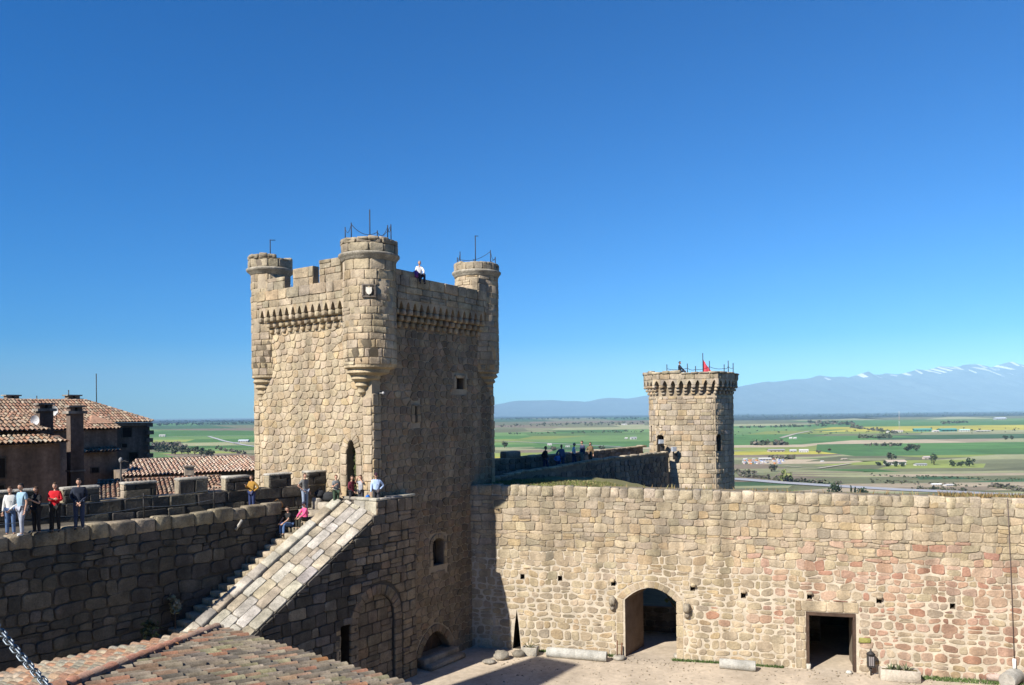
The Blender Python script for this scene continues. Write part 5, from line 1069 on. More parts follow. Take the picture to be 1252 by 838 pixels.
for a in (('farmhouse', 'white farmhouse among dark trees on the plain', 1097, 569, 27, 8, WH, CRM), ('farmhouse', 'long low white outbuilding right of the farmhouse', 1127, 570, 16, 4, WH, GY), ('barn', 'pale rusty barn roofs behind the farmhouse row', 1134, 562, 10, 5, CRM, (0.42, 0.36, 0.33)),
          ('long_barn', 'long grey barn at the yellow field edge', 950, 553, 22, 4.5, CRM, GY), ('barn', 'white barn with dark doors right of the long grey barn', 983, 553.5, 12, 5, WH, WH), ('barn', 'pale lean-to barn between the grey and white barns', 970, 553, 9, 4, GY, (0.5, 0.5, 0.5)),
          ('warehouse', 'left of two long dark green greenhouse sheds', 1129, 528, 22, 5, TGD, TG), ('warehouse', 'right of two long dark green greenhouse sheds', 1161, 528, 24, 5, TGD, TG), ('warehouse', 'pale green shed at the right of the dark green sheds', 1180, 528, 13, 4, WH, (0.35, 0.55, 0.48)), ('shed', 'white shed between the green sheds', 1145, 528.5, 9, 3, WH, WH),
          ('shed', 'long low white wall-like shed right of the green sheds', 1203, 528, 19, 2.2, WH, WH), ('warehouse', 'distant blue white warehouse at far right', 1224, 513.5, 15, 3.5, GY, (0.55, 0.6, 0.68)), ('barn', 'pale hamlet barn left of the green sheds', 1098, 529, 13, 4, WH, CRM), ('barn', 'small white hamlet house nearest the radio mast', 1088, 529.5, 7, 3, WH, WH),
          ('white_hut', 'left of two tiny white huts in front of the scrub', 967, 537, 4, 3, WH, WH), ('white_hut', 'right of two tiny white huts in front of the scrub', 972.5, 537, 4, 3, WH, WH), ('white_hut', 'tiny white hut beside the field track', 1006, 565.5, 4, 2.6, WH, WH), ('ruin', 'low pale ruined wall building in the brown field', 1033, 562.5, 8, 2.4, CRM, CRM),
          ('long_shed', 'long white roadside shed, left half of the pair', 1146, 594, 13, 3.2, WH, (0.75, 0.74, 0.7)), ('long_shed', 'long white roadside shed, right half of the pair', 1162, 595, 13, 3.6, WH, WH), ('warehouse', 'yard warehouse with a long white roof', 936, 563.5, 17, 4.5, GY, WH),
          ('white_house', 'white house in the fields right of the far walkers', 775, 537.5, 9, 4, WH, GY), ('white_hut', 'tiny white hut left of the white field house', 766, 537, 4, 2.5, WH, WH), ('white_van_shed', 'small white shed by the lane behind the walkers', 672, 545, 6, 3, WH, WH), ('shed', 'second small white shed by the lane', 694, 547, 6, 2.5, WH, GY),
          ('white_house', 'white house by the pale road at left', 198, 534, 8, 3, WH, WH), ('warehouse', 'grey industrial sheds at the road junction beside the tower', 297, 541, 14, 4, GY, (0.5, 0.55, 0.6)), ('shed', 'small grey shed in the far junction yard', 288, 543, 8, 2.5, GY, GY), ('white_house', 'tiny white house on the far plain', 763, 520, 7, 2, WH, WH)): shed(*a)
b = MB(); rg = random.Random(9)                       # heaps and parked goods of the builders' yard
for i in range(60):
    p = at_plain(rg.uniform(906, 960), rg.uniform(562, 568)); b.box(p + Vector((0, 0, 1.2)), rg.uniform(2, 5), rg.uniform(2, 5), rg.uniform(1.5, 3.5), rg.random(), rg.choice([WH, WH, GY, (0.4, 0.3, 0.3), (0.25, 0.3, 0.45), (0.5, 0.2, 0.08)]))
b.build('stacked_goods', M_PLAIN, kind='stuff')
p = at_plain(1099.5, 527); mt = thing('radio_mast', 'thin red and white lattice radio mast beside the green sheds', 'mast', p); k = PX(p); hm = 24 * k
for i in range(4):
    b = MB()
    z0_, z1_ = p.z + hm * i / 4, p.z + hm * (i + 1) / 4; ww = lambda z: 1.2 * k * (1 - 0.6 * (z - p.z) / hm)
    for sx, sy in ((-1, -1), (1, -1), (1, 1), (-1, 1)): b.tube([p + Vector((sx * ww(z0_) / 2, sy * ww(z0_) / 2, z0_ - p.z)), p + Vector((sx * ww(z1_) / 2, sy * ww(z1_) / 2, z1_ - p.z))], 0.05 * k, 4, (0.5, 0.5, 0.5) if i % 2 else (0.42, 0.3, 0.28))
    for sx in (-1, 1): b.tube([p + Vector((sx * ww(z0_) / 2, -ww(z0_) / 2, z0_ - p.z)), p + Vector((-sx * ww(z1_) / 2, -ww(z1_) / 2, z1_ - p.z))], 0.04 * k, 4, (0.5, 0.5, 0.5) if i % 2 else (0.42, 0.3, 0.28))
    b.build('mast_section', M_PLAIN, mt)
# trees and a low wall outside the gate
gx = (g0[0] + g1[0]) / 2
b = MB(); q = rect(gx - 3, gx + 9, Z0, 0.9); ow = thing('outer_wall', 'low dark wall seen through the arched gate', 'wall', fW(gx + 3, Z0, -5.2)); b.prism([fW(x, y, -5.2) for x, y in q], [fW(x, y, -5.6) for x, y in q], (0.14, 0.12, 0.1)); wl = b.build('wall', M_MORTAR, ow); st = MB(); lay(st, ashlar(gx - 3, gx + 9, Z0, 0.85, 0.7, 0.4), lambda a, z, d: fW(a, z, d - 5.2), BLACKISH, gap=0.03, dep=0.05); st.build('masonry', M_STONE_OLD, wl)
gsheet('outer_ground', [fW(A0 - 5, 0, -TH - 0.05)[:2], fW(40, 0, -TH - 0.05)[:2], fW(40, 0, -30)[:2], fW(A0 - 5, 0, -30)[:2]], M_EARTH, Z0 - 0.05)
for dx, dd, hh, lab in ((1.4, -4.6, 4.3, 'dark leafy tree framed by the left of the gate arch'), (3.6, -4.9, 4.4, 'dark leafy tree framed by the right of the gate arch'), (6.2, -4.6, 4.2, 'dark leafy tree hidden beyond the gate jamb')):
    tree('tree', lab, Vector(fW(gx + dx, Z0, dd)), hh, 3.4, OLIVE + SPR, 'trees outside the gate', n=650, trunk=0.28, size=0.12)
# grass bank on the wall head between wall and far rampart
def bank(a, d): # height
    return wtop(a) - 0.12 + 0.03 * max(0, min(1, (-d - 0.4) / 2.0)) * max(0, min(1, (5.0 - a) / 3)) - max(0, a - 4.0) * 0.2 * max(0, min(1, (-d - 0.4) / 1.5))
b = MB(); na_, nd_ = 36, 10
for i in range(na_ + 1):
    for j in range(nd_ + 1):
        a = -3.6 + 15 * i / na_; d = -0.45 - 7.0 * j / nd_; z = bank(a, d) + random.uniform(-0.05, 0.05)
        if a > 8: z -= (a - 8) * 0.25
        b.v.append(fW(a, z, d))
for i in range(na_):
    for j in range(nd_): k = i * (nd_ + 1) + j; b.f.append([k, k + 1, k + nd_ + 2, k + nd_ + 1]); b.c.append((0.15, 0.14, 0.06)); b.m.append(0); b.s.append(True)
b.build('grass_bank', M_FIELD, kind='structure')
def blades(mb, f, n, hh, cols, rg=random):
    for _ in range(n):
        P = f(); 
        if P is None: continue
        P = Vector(P); h = hh * rg.uniform(0.5, 1.3); g = rg.uniform(0, 6.28); w_ = 0.018 + h * 0.06; lean = Vector((rg.gauss(0, 0.35), rg.gauss(0, 0.35), 1)) * h; s = Vector((math.cos(g), math.sin(g), 0)) * w_
        c = rg.choice(cols); k = rg.uniform(0.7, 1.3); mb.add([P - s, P + s, P + lean], [[0, 1, 2]], (c[0] * k, c[1] * k, c[2] * k))
GR = [(0.14, 0.17, 0.05), (0.10, 0.14, 0.04), (0.22, 0.20, 0.08), (0.26, 0.22, 0.11)]
def onbank():
    a, d = random.uniform(-3.4, 6.6), random.uniform(-4.5, -0.5)
    return fW(a, bank(a, d) - 0.02, d)
b = MB(); blades(b, onbank, 9000, 0.13, GR); b.build('grass', M_LEAF, kind='stuff')
def ontop():
    a = random.uniform(21, 27) if random.random() < 0.85 else random.uniform(3, 27); return fW(a, wtop(a) - 0.05, random.uniform(-1.6, -0.5))
b = MB(); blades(b, ontop, 1300, 0.22, [(0.30, 0.21, 0.09), (0.25, 0.17, 0.08), (0.2, 0.18, 0.08)]); b.build('dry_grass', M_LEAF, kind='stuff')
b = MB(); b.prism([fW(3, 6.9, d) for d in ()] or [fW(A0, wtop(A0) - 0.32, -0.5), fW(31, wtop(31) - 0.32, -0.5), fW(31, wtop(31) - 0.32, -TH), fW(A0, wtop(A0) - 0.32, -TH)], [fW(A0, wtop(A0) - 0.1, -0.5), fW(31, wtop(31) - 0.1, -0.5), fW(31, wtop(31) - 0.1, -TH), fW(A0, wtop(A0) - 0.1, -TH)], (0.2, 0.16, 0.1)); b.build('wall_head', M_MORTAR, cw)
def foot():
    a = random.choice([random.uniform(19.2, 30), random.uniform(19.2, 30), random.uniform(0.5, 5.3), random.uniform(8, 13.5)]); return fW(a, Z0, random.uniform(0.02, 0.55) if a > 19 else random.uniform(0.0, 0.18))
b = MB(); blades(b, foot, 5200, 0.13, [(0.09, 0.15, 0.04), (0.12, 0.18, 0.06), (0.07, 0.11, 0.035)]); b.build('wall_foot_grass', M_LEAF, kind='stuff')
# ================================================================== the keep added unseen behind the camera to block sky fill
kp = thing('blocker', 'tall unseen keep behind the viewpoint closing the court', 'blocker', Vector((26, -10, Z0)))
b = MB(); b.prism([(-4, -18, Z0), (60, -18, Z0), (60, -1.8, Z0), (-4, -1.8, Z0)], [(-4, -18, 32), (60, -18, 32), (60, -1.8, 32), (-4, -1.8, 32)], (0.2, 0.17, 0.13)); b.build('wall', M_MORTAR, kp)
b = MB()
for i in range(20): b.box((-3.2 + i * 3.25, -2.2, 32.7), 1.7, 0.8, 1.4, 0, (0.2, 0.17, 0.13))
b.build('battlement', M_MORTAR, kp)
T_ = atz(710, 813, Z0); C_ = T_ - Vector((Ld.x, Ld.y, 0)).normalized() * 31; ht = 31 * math.tan(rad(SUN_EL))  # unseen turret, placed and sized to cast the shadow tip on the ground
kt = thing('shadow_turret', 'tall slim square unseen turret added left of the viewpoint for its shadow', 'turret', Vector((C_.x, C_.y, Z0)))
b = MB(); q = quad(Vector((C_.x, C_.y, 0)), -ge, 3.6, -gp, 2.7); b.prism([(p.x, p.y, Z0) for p in q], [(p.x, p.y, Z0 + ht) for p in q], (0.3, 0.25, 0.18)); b.build('wall', M_MORTAR, kt)
b = MB(); b.add([(p.x, p.y, Z0 + ht + 0.01) for p in q] + [((q[0].x + q[2].x) / 2, (q[0].y + q[2].y) / 2, Z0 + ht + 0.5)], [[0, 1, 4], [1, 2, 4], [2, 3, 4], [3, 0, 4]], (0.3, 0.18, 0.12)); b.build('roof', M_TILE, kt)
# ================================================================== COURTYARD OBJECTS (all stand on z = Z0)
def gpt(u, v): return atz(u, v, Z0)
def drum(label, ua, va, ub, vb, r, name='column_shaft'):
    A, B = gpt(ua, va), gpt(ub, vb); A.z = B.z = Z0 + r * 0.93; d = (B - A).normalized(); s = Vector((-d.y, d.x, 0)); b = MB(); n = 20; V = []; fs = []; K = 9
    prof = [(0, 0.93), (0.03, 1.0)] + [(k / K, 1 + random.uniform(-0.02, 0.02)) for k in range(1, K)] + [(0.97, 1.0), (1, 0.93)]
    for t, q in prof:
        for i in range(n):
            g = 2 * math.pi * i / n; V.append(A.lerp(B, t) + s * r * q * math.cos(g) + Vector((0, 0, r * q * math.sin(g))))
    m = len(prof); fs = [[j * n + i, j * n + (i + 1) % n, (j + 1) * n + (i + 1) % n, (j + 1) * n + i] for j in range(m - 1) for i in range(n)]
    b.add(V, fs, (0.42, 0.41, 0.37), 0, True); b.add(V[:n], [list(range(n))], (0.40, 0.38, 0.34)); b.add(V[-n:], [list(range(n))], (0.30, 0.27, 0.23)); b.build(name, M_STONE, label=label, cat='column drum')
drum('long pale fallen column shaft lying along the wall left of the arched gate', 669, 803, 742, 809, 0.27)
drum('short thick fallen column drum lying between the gate and the doorway', 880, 817, 924, 821, 0.26)
drum('reddish column drum with its round end towards the court at the right', 1231, 842, 1248, 829, 0.36)
def boulder(label, u, v, r, col, name='boulder', sq=0.7):
    p = gpt(u, v); b = MB(); b.ball(p + Vector((0, 0, r * sq * 0.7)), r * 1.15, r, r * sq, col, n=12, j=0.14); b.build(name, M_STONE_OLD, label=label, cat='stone')
boulder('large grey boulder at the wall foot in the tower shadow', 613, 806, 0.38, (0.3, 0.27, 0.22)); boulder('low boulder beside the stone planter, in shadow', 634, 803, 0.3, (0.28, 0.25, 0.2)); boulder('flat pale stone at the edge of the tower shadow', 598, 811, 0.3, (0.33, 0.3, 0.25), sq=0.4)
boulder('small white stone by the foot of the doorway', 1038, 824, 0.14, (0.6, 0.58, 0.52)); boulder('rough stone slab on the grass at the right', 1216, 832, 0.42, (0.42, 0.33, 0.28), sq=0.6)
def spiky(mb, c, n, L, cols, w_=0.035):
    for i in range(n):
        g = 2.4 * i + random.random(); el = random.uniform(0.45, 1.4); d = Vector((math.cos(g) * math.cos(el), math.sin(g) * math.cos(el), math.sin(el))); s = Vector((-math.sin(g), math.cos(g), 0)) * w_; P = Vector(c); l = L * random.uniform(0.6, 1.1)
        k = random.choice(cols); mb.add([P - s, P + s, P + d * l * 0.6 + s * 0.7, P + d * l - Vector((0, 0, l * 0.1)), P + d * l * 0.6 - s * 0.7], [[0, 1, 2, 3, 4]], k, 0, False)
def planter(label, u, v, L, W, Hh, col, plab, rz, pl_, plc, round_=False):
    p = gpt(u, v); b = MB(); f = planef(p, (math.cos(rz), math.sin(rz), 0), (math.sin(rz), -math.cos(rz), 0))
    for q in ((-L / 2, L / 2, -W / 2, -W / 2 + 0.1), (-L / 2, L / 2, W / 2 - 0.1, W / 2), (-L / 2, -L / 2 + 0.1, -W / 2 + 0.1, W / 2 - 0.1), (L / 2 - 0.1, L / 2, -W / 2 + 0.1, W / 2 - 0.1)): b.rough(f, q[0], q[1], 0, Hh, q[2], q[3], col, bev=0.04, j=0.012)
    t = thing('stone_trough', label, 'planter', p); b.build('trough', M_STONE, t); b = MB(); b.prism([f(x, Hh * 0.5, y) for x, y in ((-L / 2 + 0.08, -W / 2 + 0.08), (L / 2 - 0.08, -W / 2 + 0.08), (L / 2 - 0.08, W / 2 - 0.08), (-L / 2 + 0.08, W / 2 - 0.08))], [f(x, Hh - 0.07, y) for x, y in ((-L / 2 + 0.08, -W / 2 + 0.08), (L / 2 - 0.08, -W / 2 + 0.08), (L / 2 - 0.08, W / 2 - 0.08), (-L / 2 + 0.08, W / 2 - 0.08))], (0.1, 0.07, 0.05)); b.build('soil', M_EARTH, t)
    t = thing('agave_plant', plab, 'plant', Vector(f(0, Hh - 0.08, 0))); b = MB()
    for x in pl_: spiky(b, f(x, Hh - 0.1, 0), 16, plc[0], plc[1], plc[2])
    b.build('leaves', M_LEAF, t)
rzw = math.atan2(WD.y, WD.x)
planter('long pale stone trough on the grass right of the doorway', 1100, 832, 1.75, 0.6, 0.55, (0.52, 0.46, 0.38), 'grey green agave clump in the long stone trough', rzw, (-0.35, -0.05, 0.28), (0.5, [(0.16, 0.19, 0.10), (0.12, 0.15, 0.08), (0.3, 0.3, 0.2)], 0.045))
planter('small worn stone trough at the wall foot near the tower shadow', 648, 801, 0.85, 0.55, 0.45, (0.40, 0.37, 0.31), 'sparse grassy plant in the small worn trough', rzw, (0.0,), (0.75, [(0.13, 0.15, 0.06), (0.22, 0.2, 0.1)], 0.012))
for u, v, lab in ((757, 806, 'two rusty iron stakes on a round stone base left of the gate'), (831, 804, 'two rusty iron stakes on a round stone base right of the gate')):
    p = gpt(u, v); t = thing('iron_stakes', lab, 'bollard', p); b = MB(); b.lathe(p, [(0.30, 0), (0.34, 0.06), (0.30, 0.17), (0.18, 0.2), (0.02, 0.2)], 14, (0.42, 0.39, 0.33)); b.build('stone_base', M_STONE, t)
    for dx in (-0.1, 0.12): b = MB(); b.tube([p + Vector((dx, 0.02 * dx, 0.15)), p + Vector((dx * 1.15 + 0.02, 0, 0.92 - dx * 0.6))], 0.035, 6); b.build('stake', M_RUST, t)
p = gpt(1065, 826); t = thing('post_lantern', 'dark caged floodlight lantern on a short post right of the doorway', 'lantern', p); b = MB(); b.tube([p, p + Vector((0, 0, 0.4))], 0.04, 6); b.build('post', M_IRON, t)
b = MB(); c = p + Vector((0, 0, 0.72)); b.box(c, 0.34, 0.26, 0.62, rzw, (0.05, 0.045, 0.045)); b.lathe(c + Vector((0, 0, 0.31)), [(0.22, 0), (0.12, 0.1), (0.04, 0.16), (0.05, 0.24)], 8, (0.05, 0.045, 0.045)); bo = b.build('housing', M_IRON, t)
b = MB(); fl = planef(c, WD, WN)
q = rect(-0.125, 0.125, -0.22, 0.22); b.prism([fl(x, y, 0.131) for x, y in q], [fl(x, y, 0.14) for x, y in q], (0.22, 0.2, 0.2)); b.build('pane', M_PLAIN, bo); b = MB()
for x in (-0.125, -0.04, 0.04, 0.125): b.tube([fl(x, -0.24, 0.15), fl(x, 0.24, 0.15)], 0.01, 4)
b.build('grille', M_IRON, bo)
a, z = W_(1057, 783); b = MB(); b.rough(fW, a - 0.27, a + 0.27, z - 0.12, z + 0.12, 0.0, 0.075, (0.28, 0.27, 0.08), bev=0.03); b.build('wall_plaque', M_STONE, label='small mossy yellow green stone block on the wall right of the doorway', cat='stone block')
# floodlights at the small tower
for u, v, lab in ((808.5, 544, 'white floodlight by the door of the smaller tower'), (824, 553, 'floodlight with dark case right of the smaller tower door')):
    P = aty(u, v, SY - 0.35); t = thing('floodlight', lab, 'floodlight', P); b = MB(); b.box(P + Vector((0, 0, 0.25)), 0.36, 0.25, 0.34, 0.3, (0.36, 0.39, 0.43), j=0.03); b.build('lamp_head', M_PLAIN, t); b = MB(); b.box(P + Vector((0.15, 0.3, -0.35)), 0.3, 0.2, 0.5, 0.3, (0.05, 0.05, 0.06)); b.tube([P + Vector((0, 0.1, 0)), P + Vector((0.05, 0.7, -0.1))], 0.05, 6); b.build('bracket', M_IRON, t)
# walkway railing posts and wires along the left rampart
rl = thing('wire_railing', 'thin iron posts with two sagging wires along the left walkway', 'railing', G(-9, QI - 0.15, 8.3)); prev = None; W1 = MB(); W2 = MB()
for s in (-17, -13.2, -9.6, -6.38):
    P = G(s, QI - 0.25, 8.2); b = MB(); b.tube([P, P + Vector((0, 0, 1.1))], 0.028, 6); b.build('railing_post', M_IRON, rl)
    if prev is not None:
        for WW, hh in ((W1, 1.0), (W2, 0.55)): WW.tube([prev.lerp(P, k / 6) + Vector((0, 0, hh - 0.1 * (1 - (k / 3 - 1) ** 2))) for k in range(7)], 0.01, 4)
    prev = P
W1.build('upper_wire', M_STEEL, rl); W2.build('lower_wire', M_STEEL, rl)
sp2 = MB()
A = aty(291, 644, 36.0); s_, q_ = 0, 0
pz_ = atq(289, 646, QI + 0.1); P0_, P1_ = G(atq(288, 648, QI + .08)[0], QI + 0.1, atq(288, 648, QI + .08)[1]), G(atq(295, 636, QI + .3)[0], QI + 0.35, atq(295, 636, QI + .3)[1])
b = MB(); b.tube([P0_, P1_], 0.06, 7, (0.36, 0.34, 0.3)); b.build('waterspout', M_STONE, label='small pale stone waterspout sticking out of the left rampart', cat='waterspout')
# shrubs in the dark court left of the stairs
for u, v, q, lab, cols in ((214, 741, -2.6, 'pale leaved shrub growing at the foot of the stairs, in shade', [(0.16, 0.17, 0.10), (0.22, 0.21, 0.15)]), (186, 770, -2.4, 'dark shrub low in the shaded court', [(0.06, 0.08, 0.04)])):
    s, z = atq(u, v, q); P = G(s, q, z - 0.5); t = thing('shrub', lab, 'shrub', P); b = MB(); crown(b, P + Vector((0, 0, 0.5)), 0.45, 0.45, 0.55, 120, 0.07, cols); b.build('foliage', M_LEAF, t)
    b = MB(); b.tube([P - Vector((0, 0, 0.7)), P + Vector((0, 0, 0.5))], [0.03, 0.015], 5); b.build('stem', M_BARK, t)
# the chain in front
cA, cB = aty(-18, 748, 3.6), aty(92, 872, 3.35); n = 26; chn = thing('chain', 'shiny steel chain slanting down across the lower left corner', 'chain', cB)
dv_ = (cB - cA) / n; dirc = dv_.normalized()
for i in range(n + 1):
    c = cA + dv_ * i + Vector((0, 0, -0.02 * (1 - (2 * i / n - 1) ** 2))); side = dirc.cross(Vector((0, 1, 0))).normalized(); up2 = dirc.cross(side); ax = (side + up2 * 0.75).normalized() if i % 2 == 0 else (up2 - side * 0.75).normalized()
    b = MB(); Lh, Wh, rr_ = dv_.length * 0.50, 0.0135, 0.0046; ring = []
    for k in range(16):
        g = 2 * math.pi * k / 16; x = math.cos(g) * Wh; y = math.sin(g) * Wh + (Lh if math.sin(g) >= 0 else -Lh) * 0.72; ring.append(c + dirc * y + ax * x)
    V = []; nrm = dirc.cross(ax)
    for k, p in enumerate(ring):
        o_ = (p - c); o_ = (ax * ax.dot(o_) + dirc * (dirc.dot(o_) * 0.5)).normalized()
        for m_ in range(6): h = 2 * math.pi * m_ / 6; V.append(p + o_ * rr_ * math.cos(h) + nrm * rr_ * math.sin(h))
    b.add(V, [[k * 6 + m_, k * 6 + (m_ + 1) % 6, ((k + 1) % 16) * 6 + (m_ + 1) % 6, ((k + 1) % 16) * 6 + m_] for k in range(16) for m_ in range(6)], (0.4,) * 3, 0, True); b.build('chain_link', M_STEEL, chn)
# ================================================================== HAZE
bm = bmesh.new(); bmesh.ops.create_cube(bm, size=1.0); me = bpy.data.meshes.new('haze'); bm.to_mesh(me); bm.free()
hz = bpy.data.objects.new('haze', me); COL.objects.link(hz); hz.scale = (150000, 62000, 3100 - (ZP - 6)); hz.location = (0, 25000, (3100 + ZP - 6) / 2); hz['kind'] = 'stuff'
hm_ = bpy.data.materials.new('haze_air'); hm_.use_nodes = True; t = hm_.node_tree; t.nodes.clear(); vo = t.nodes.new('ShaderNodeVolumePrincipled'); vo.inputs['Color'].default_value = (0.42, 0.71, 0.97, 1); vo.inputs['Density'].default_value = 2.3e-5; vo.inputs['Anisotropy'].default_value = -0.4
oo = t.nodes.new('ShaderNodeOutputMaterial'); t.links.new(vo.outputs[0], oo.inputs['Volume']); me.materials.append(hm_)
# ================================================================== PEOPLE
M_HAIR = mat('hair', noise=0.25, scale=25, bump=0.3, bscale=40, rough=0.7)
M_EYE = mat('eye', base=(0.02, 0.017, 0.015), noise=0, bump=0, rough=0.3)
def skin_mesh(V, E, Rd, lvl=1):
    me = bpy.data.meshes.new('sk'); me.from_pydata([tuple(v) for v in V], E, []); o = bpy.data.objects.new('sk', me); COL.objects.link(o)
    o.modifiers.new('s', 'SKIN'); sl = me.skin_vertices[0].data
    for i, r in enumerate(Rd): sl[i].radius = r if isinstance(r, tuple) else (r, r); sl[i].use_root = (i == 0)
    if lvl: m = o.modifiers.new('u', 'SUBSURF'); m.levels = lvl; m.render_levels = lvl
    bpy.context.view_layer.update()
    nm = bpy.data.meshes.new_from_object(o.evaluated_get(bpy.context.evaluated_depsgraph_get())); bpy.data.objects.remove(o); return nm
ARMS = {'down': ((.05, .02, -.28), (.07, -.06, -.53)), 'hip': ((.17, .08, -.23), (.0, -.06, -.40)), 'crossed': ((.07, -.05, -.27), (-.16, -.20, -.21)), 'clasp': ((.07, .0, -.27), (-.13, -.17, -.46)),
        'brow': ((.15, -.14, -.02), (-.05, -.17, .19)), 'phone': ((.05, -.08, -.26), (-.05, -.31, -.12)), 'knee': ((.05, -.17, -.22), (-.04, -.36, -.36)), 'raise': ((.13, -.10, -.08), (.0, -.16, .17)), 'lean': ((.1, .12, -.22), (.1, .18, -.45))}
def person(label, P, rz, h, arms, top, bottom, hair, sleeve='long', shoe=(0.05, 0.045, 0.04), sit=False, hat=None, long_hair=False, fem=False, group=None, jacket=None, step=0.0, lean=0.0, skirt=False):
    t = thing('person', label, 'person', P, group); k = h / 1.72; M = Matrix.Rotation(rz, 4, 'Z') @ Matrix.Scale(k, 4); W_0 = Vector(P)
    def put(me, name, m, cols=None):
        for v in me.vertices: v.co = (M @ v.co)
        for p in me.polygons: p.use_smooth = True
        if not me.attributes.get('Col'):
            at = me.attributes.new('Col', 'FLOAT_COLOR', 'FACE'); at.data.foreach_set('color', [x for _ in me.polygons for x in (*cols, 1.0)])
        me.materials.clear()
        for q in (m if isinstance(m, list) else [m]): me.materials.append(q)
        o = bpy.data.objects.new(name, me); COL.objects.link(o); o.parent = t; o['_w'] = tuple(P); return o
    sw_ = 0.148 if fem else 0.168; hz_ = 0.93 if not sit else 0.10
    dz = hz_ - 0.93; J = {}
    J['pel'] = Vector((0, 0, .96 + dz)); J['wai'] = Vector((0, -.01 + lean * .3, 1.10 + dz)); J['che'] = Vector((0, lean * .7, 1.30 + dz)); J['nb'] = Vector((0, lean + .01, 1.45 + dz)); J['hd'] = Vector((0, lean - .005, 1.54 + dz))
    for sd_, nm in ((1, 'r'), (-1, 'l')):
        J['hip' + nm] = Vector((.09 * sd_, 0, .92 + dz))
        if sit: J['kn' + nm] = Vector((.13 * sd_, -.42, .16)); J['an' + nm] = Vector((.12 * sd_, -.44, -.30)); J['to' + nm] = Vector((.14 * sd_, -.60, -.35))
        else: J['kn' + nm] = Vector((.095 * sd_, -.02 - step * sd_, .50)); J['an' + nm] = Vector((.105 * sd_, .01 - step * sd_ * 1.3, .075)); J['to' + nm] = Vector((.13 * sd_, -.15 - step * sd_ * 1.3, .03))
        a = ARMS[arms[0 if sd_ == 1 else 1]]; S = Vector((sw_ * sd_, lean + .01, 1.39 + dz)); J['sh' + nm] = S
        J['el' + nm] = S + Vector((a[0][0] * sd_, a[0][1], a[0][2])); J['wr' + nm] = S + Vector((a[1][0] * sd_, a[1][1], a[1][2]))
    def net(keys, edges_, radii, extra=None):
        V = [J[q] for q in keys]; I = {q: i for i, q in enumerate(keys)}; E = [(I[a], I[b]) for a, b in edges_]; return V, E, list(radii)
    # body, hands with five fingers
    keys = ['pel', 'wai', 'che', 'nb', 'hd']; ed = [('pel', 'wai'), ('wai', 'che'), ('che', 'nb'), ('nb', 'hd')]; rd = [(.135, .095), (.11, .08), (.115, .08), .048, .05]
    for nm in 'rl':
        keys += ['hip' + nm, 'kn' + nm, 'an' + nm, 'to' + nm, 'sh' + nm, 'el' + nm, 'wr' + nm]; ed += [('pel', 'hip' + nm), ('hip' + nm, 'kn' + nm), ('kn' + nm, 'an' + nm), ('an' + nm, 'to' + nm), ('che', 'sh' + nm), ('sh' + nm, 'el' + nm), ('el' + nm, 'wr' + nm)]
        rd += [.085, .055, .038, .03, .052, .038, .026]
    V, E, Rd = net(keys, ed, rd)
    for nm, sd_ in (('r', 1), ('l', -1)):
        wi = keys.index('wr' + nm); d = (J['wr' + nm] - J['el' + nm]).normalized(); sx = d.cross(Vector((0, 1, 0.2))).normalized(); up = sx.cross(d)
        pm = J['wr' + nm] + d * .07; V.append(pm); pi = len(V) - 1; E.append((wi, pi)); Rd.append((.036, .018))
        for f_ in range(4):
            x = (f_ - 1.5) * .019; L = (.07, .082, .077, .06)[f_]; V.append(pm + d * .035 + sx * x); V.append(pm + d * (.035 + L * .5) + sx * x * 1.1 - up * .008); V.append(pm + d * (.03 + L * .9) + sx * x * 1.1 - up * .03); n_ = len(V); E += [(pi, n_ - 3), (n_ - 3, n_ - 2), (n_ - 2, n_ - 1)]; Rd += [.0095, .0088, .0075]
        V.append(pm - d * .02 + sx * .03 * sd_ - up * .01); V.append(pm + d * .02 + sx * .052 * sd_ - up * .022); n_ = len(V); E += [(pi, n_ - 2), (n_ - 2, n_ - 1)]; Rd += [.011, .009]
    me = skin_mesh(V, E, Rd, 1)
    hc = J['hd'] + Vector((0, -.02, .085)); b = bmesh.new(); b.from_mesh(me)
    r = bmesh.ops.create_uvsphere(b, u_segments=16, v_segments=12, radius=1.0)
    for v in r['verts']:
        x, y, z = v.co; jaw = 1 - 0.28 * max(0, -z) ** 1.3; nose = 0.16 * math.exp(-((x / .16) ** 2 + ((z + .12) / .2) ** 2)) if y < -.6 else 0; ear = 0.16 * math.exp(-(((y - .05) / .2) ** 2 + ((z + .05) / .25) ** 2)) if abs(x) > .8 else 0
        brow = -.05 * math.exp(-(((abs(x) - .36) / .16) ** 2 + ((z - .08) / .1) ** 2)) if y < -.5 else 0
        v.co = hc + Vector((x * (.073 + ear * .07) * jaw, (y * (1 + nose + brow)) * .092 * (1 - .06 * max(0, -z)), z * .116))
    n0 = len(b.faces)
    for sx in (-1, 1):
        r = bmesh.ops.create_icosphere(b, subdivisions=1, radius=.011)
        for v in r['verts']: v.co += hc + Vector((sx * .029, -.083, .012))
        for v in r['verts']:
            for f in v.link_faces: f.material_index = 1
    r = bmesh.ops.create_cube(b, size=1.0)
    for v in r['verts']: v.co = hc + Vector((v.co.x * .038, -.083 + v.co.y * .012, -.052 + v.co.z * .008))
    for v in r['verts']:
        for f in v.link_faces: f.material_index = 2
    b.to_mesh(me); b.free(); mi = [p.material_index for p in me.polygons]
    o = put(me, 'body', [M_SKIN, M_EYE, M_LIP], (0.4, 0.3, 0.2)); o.data.polygons.foreach_set('material_index', mi)
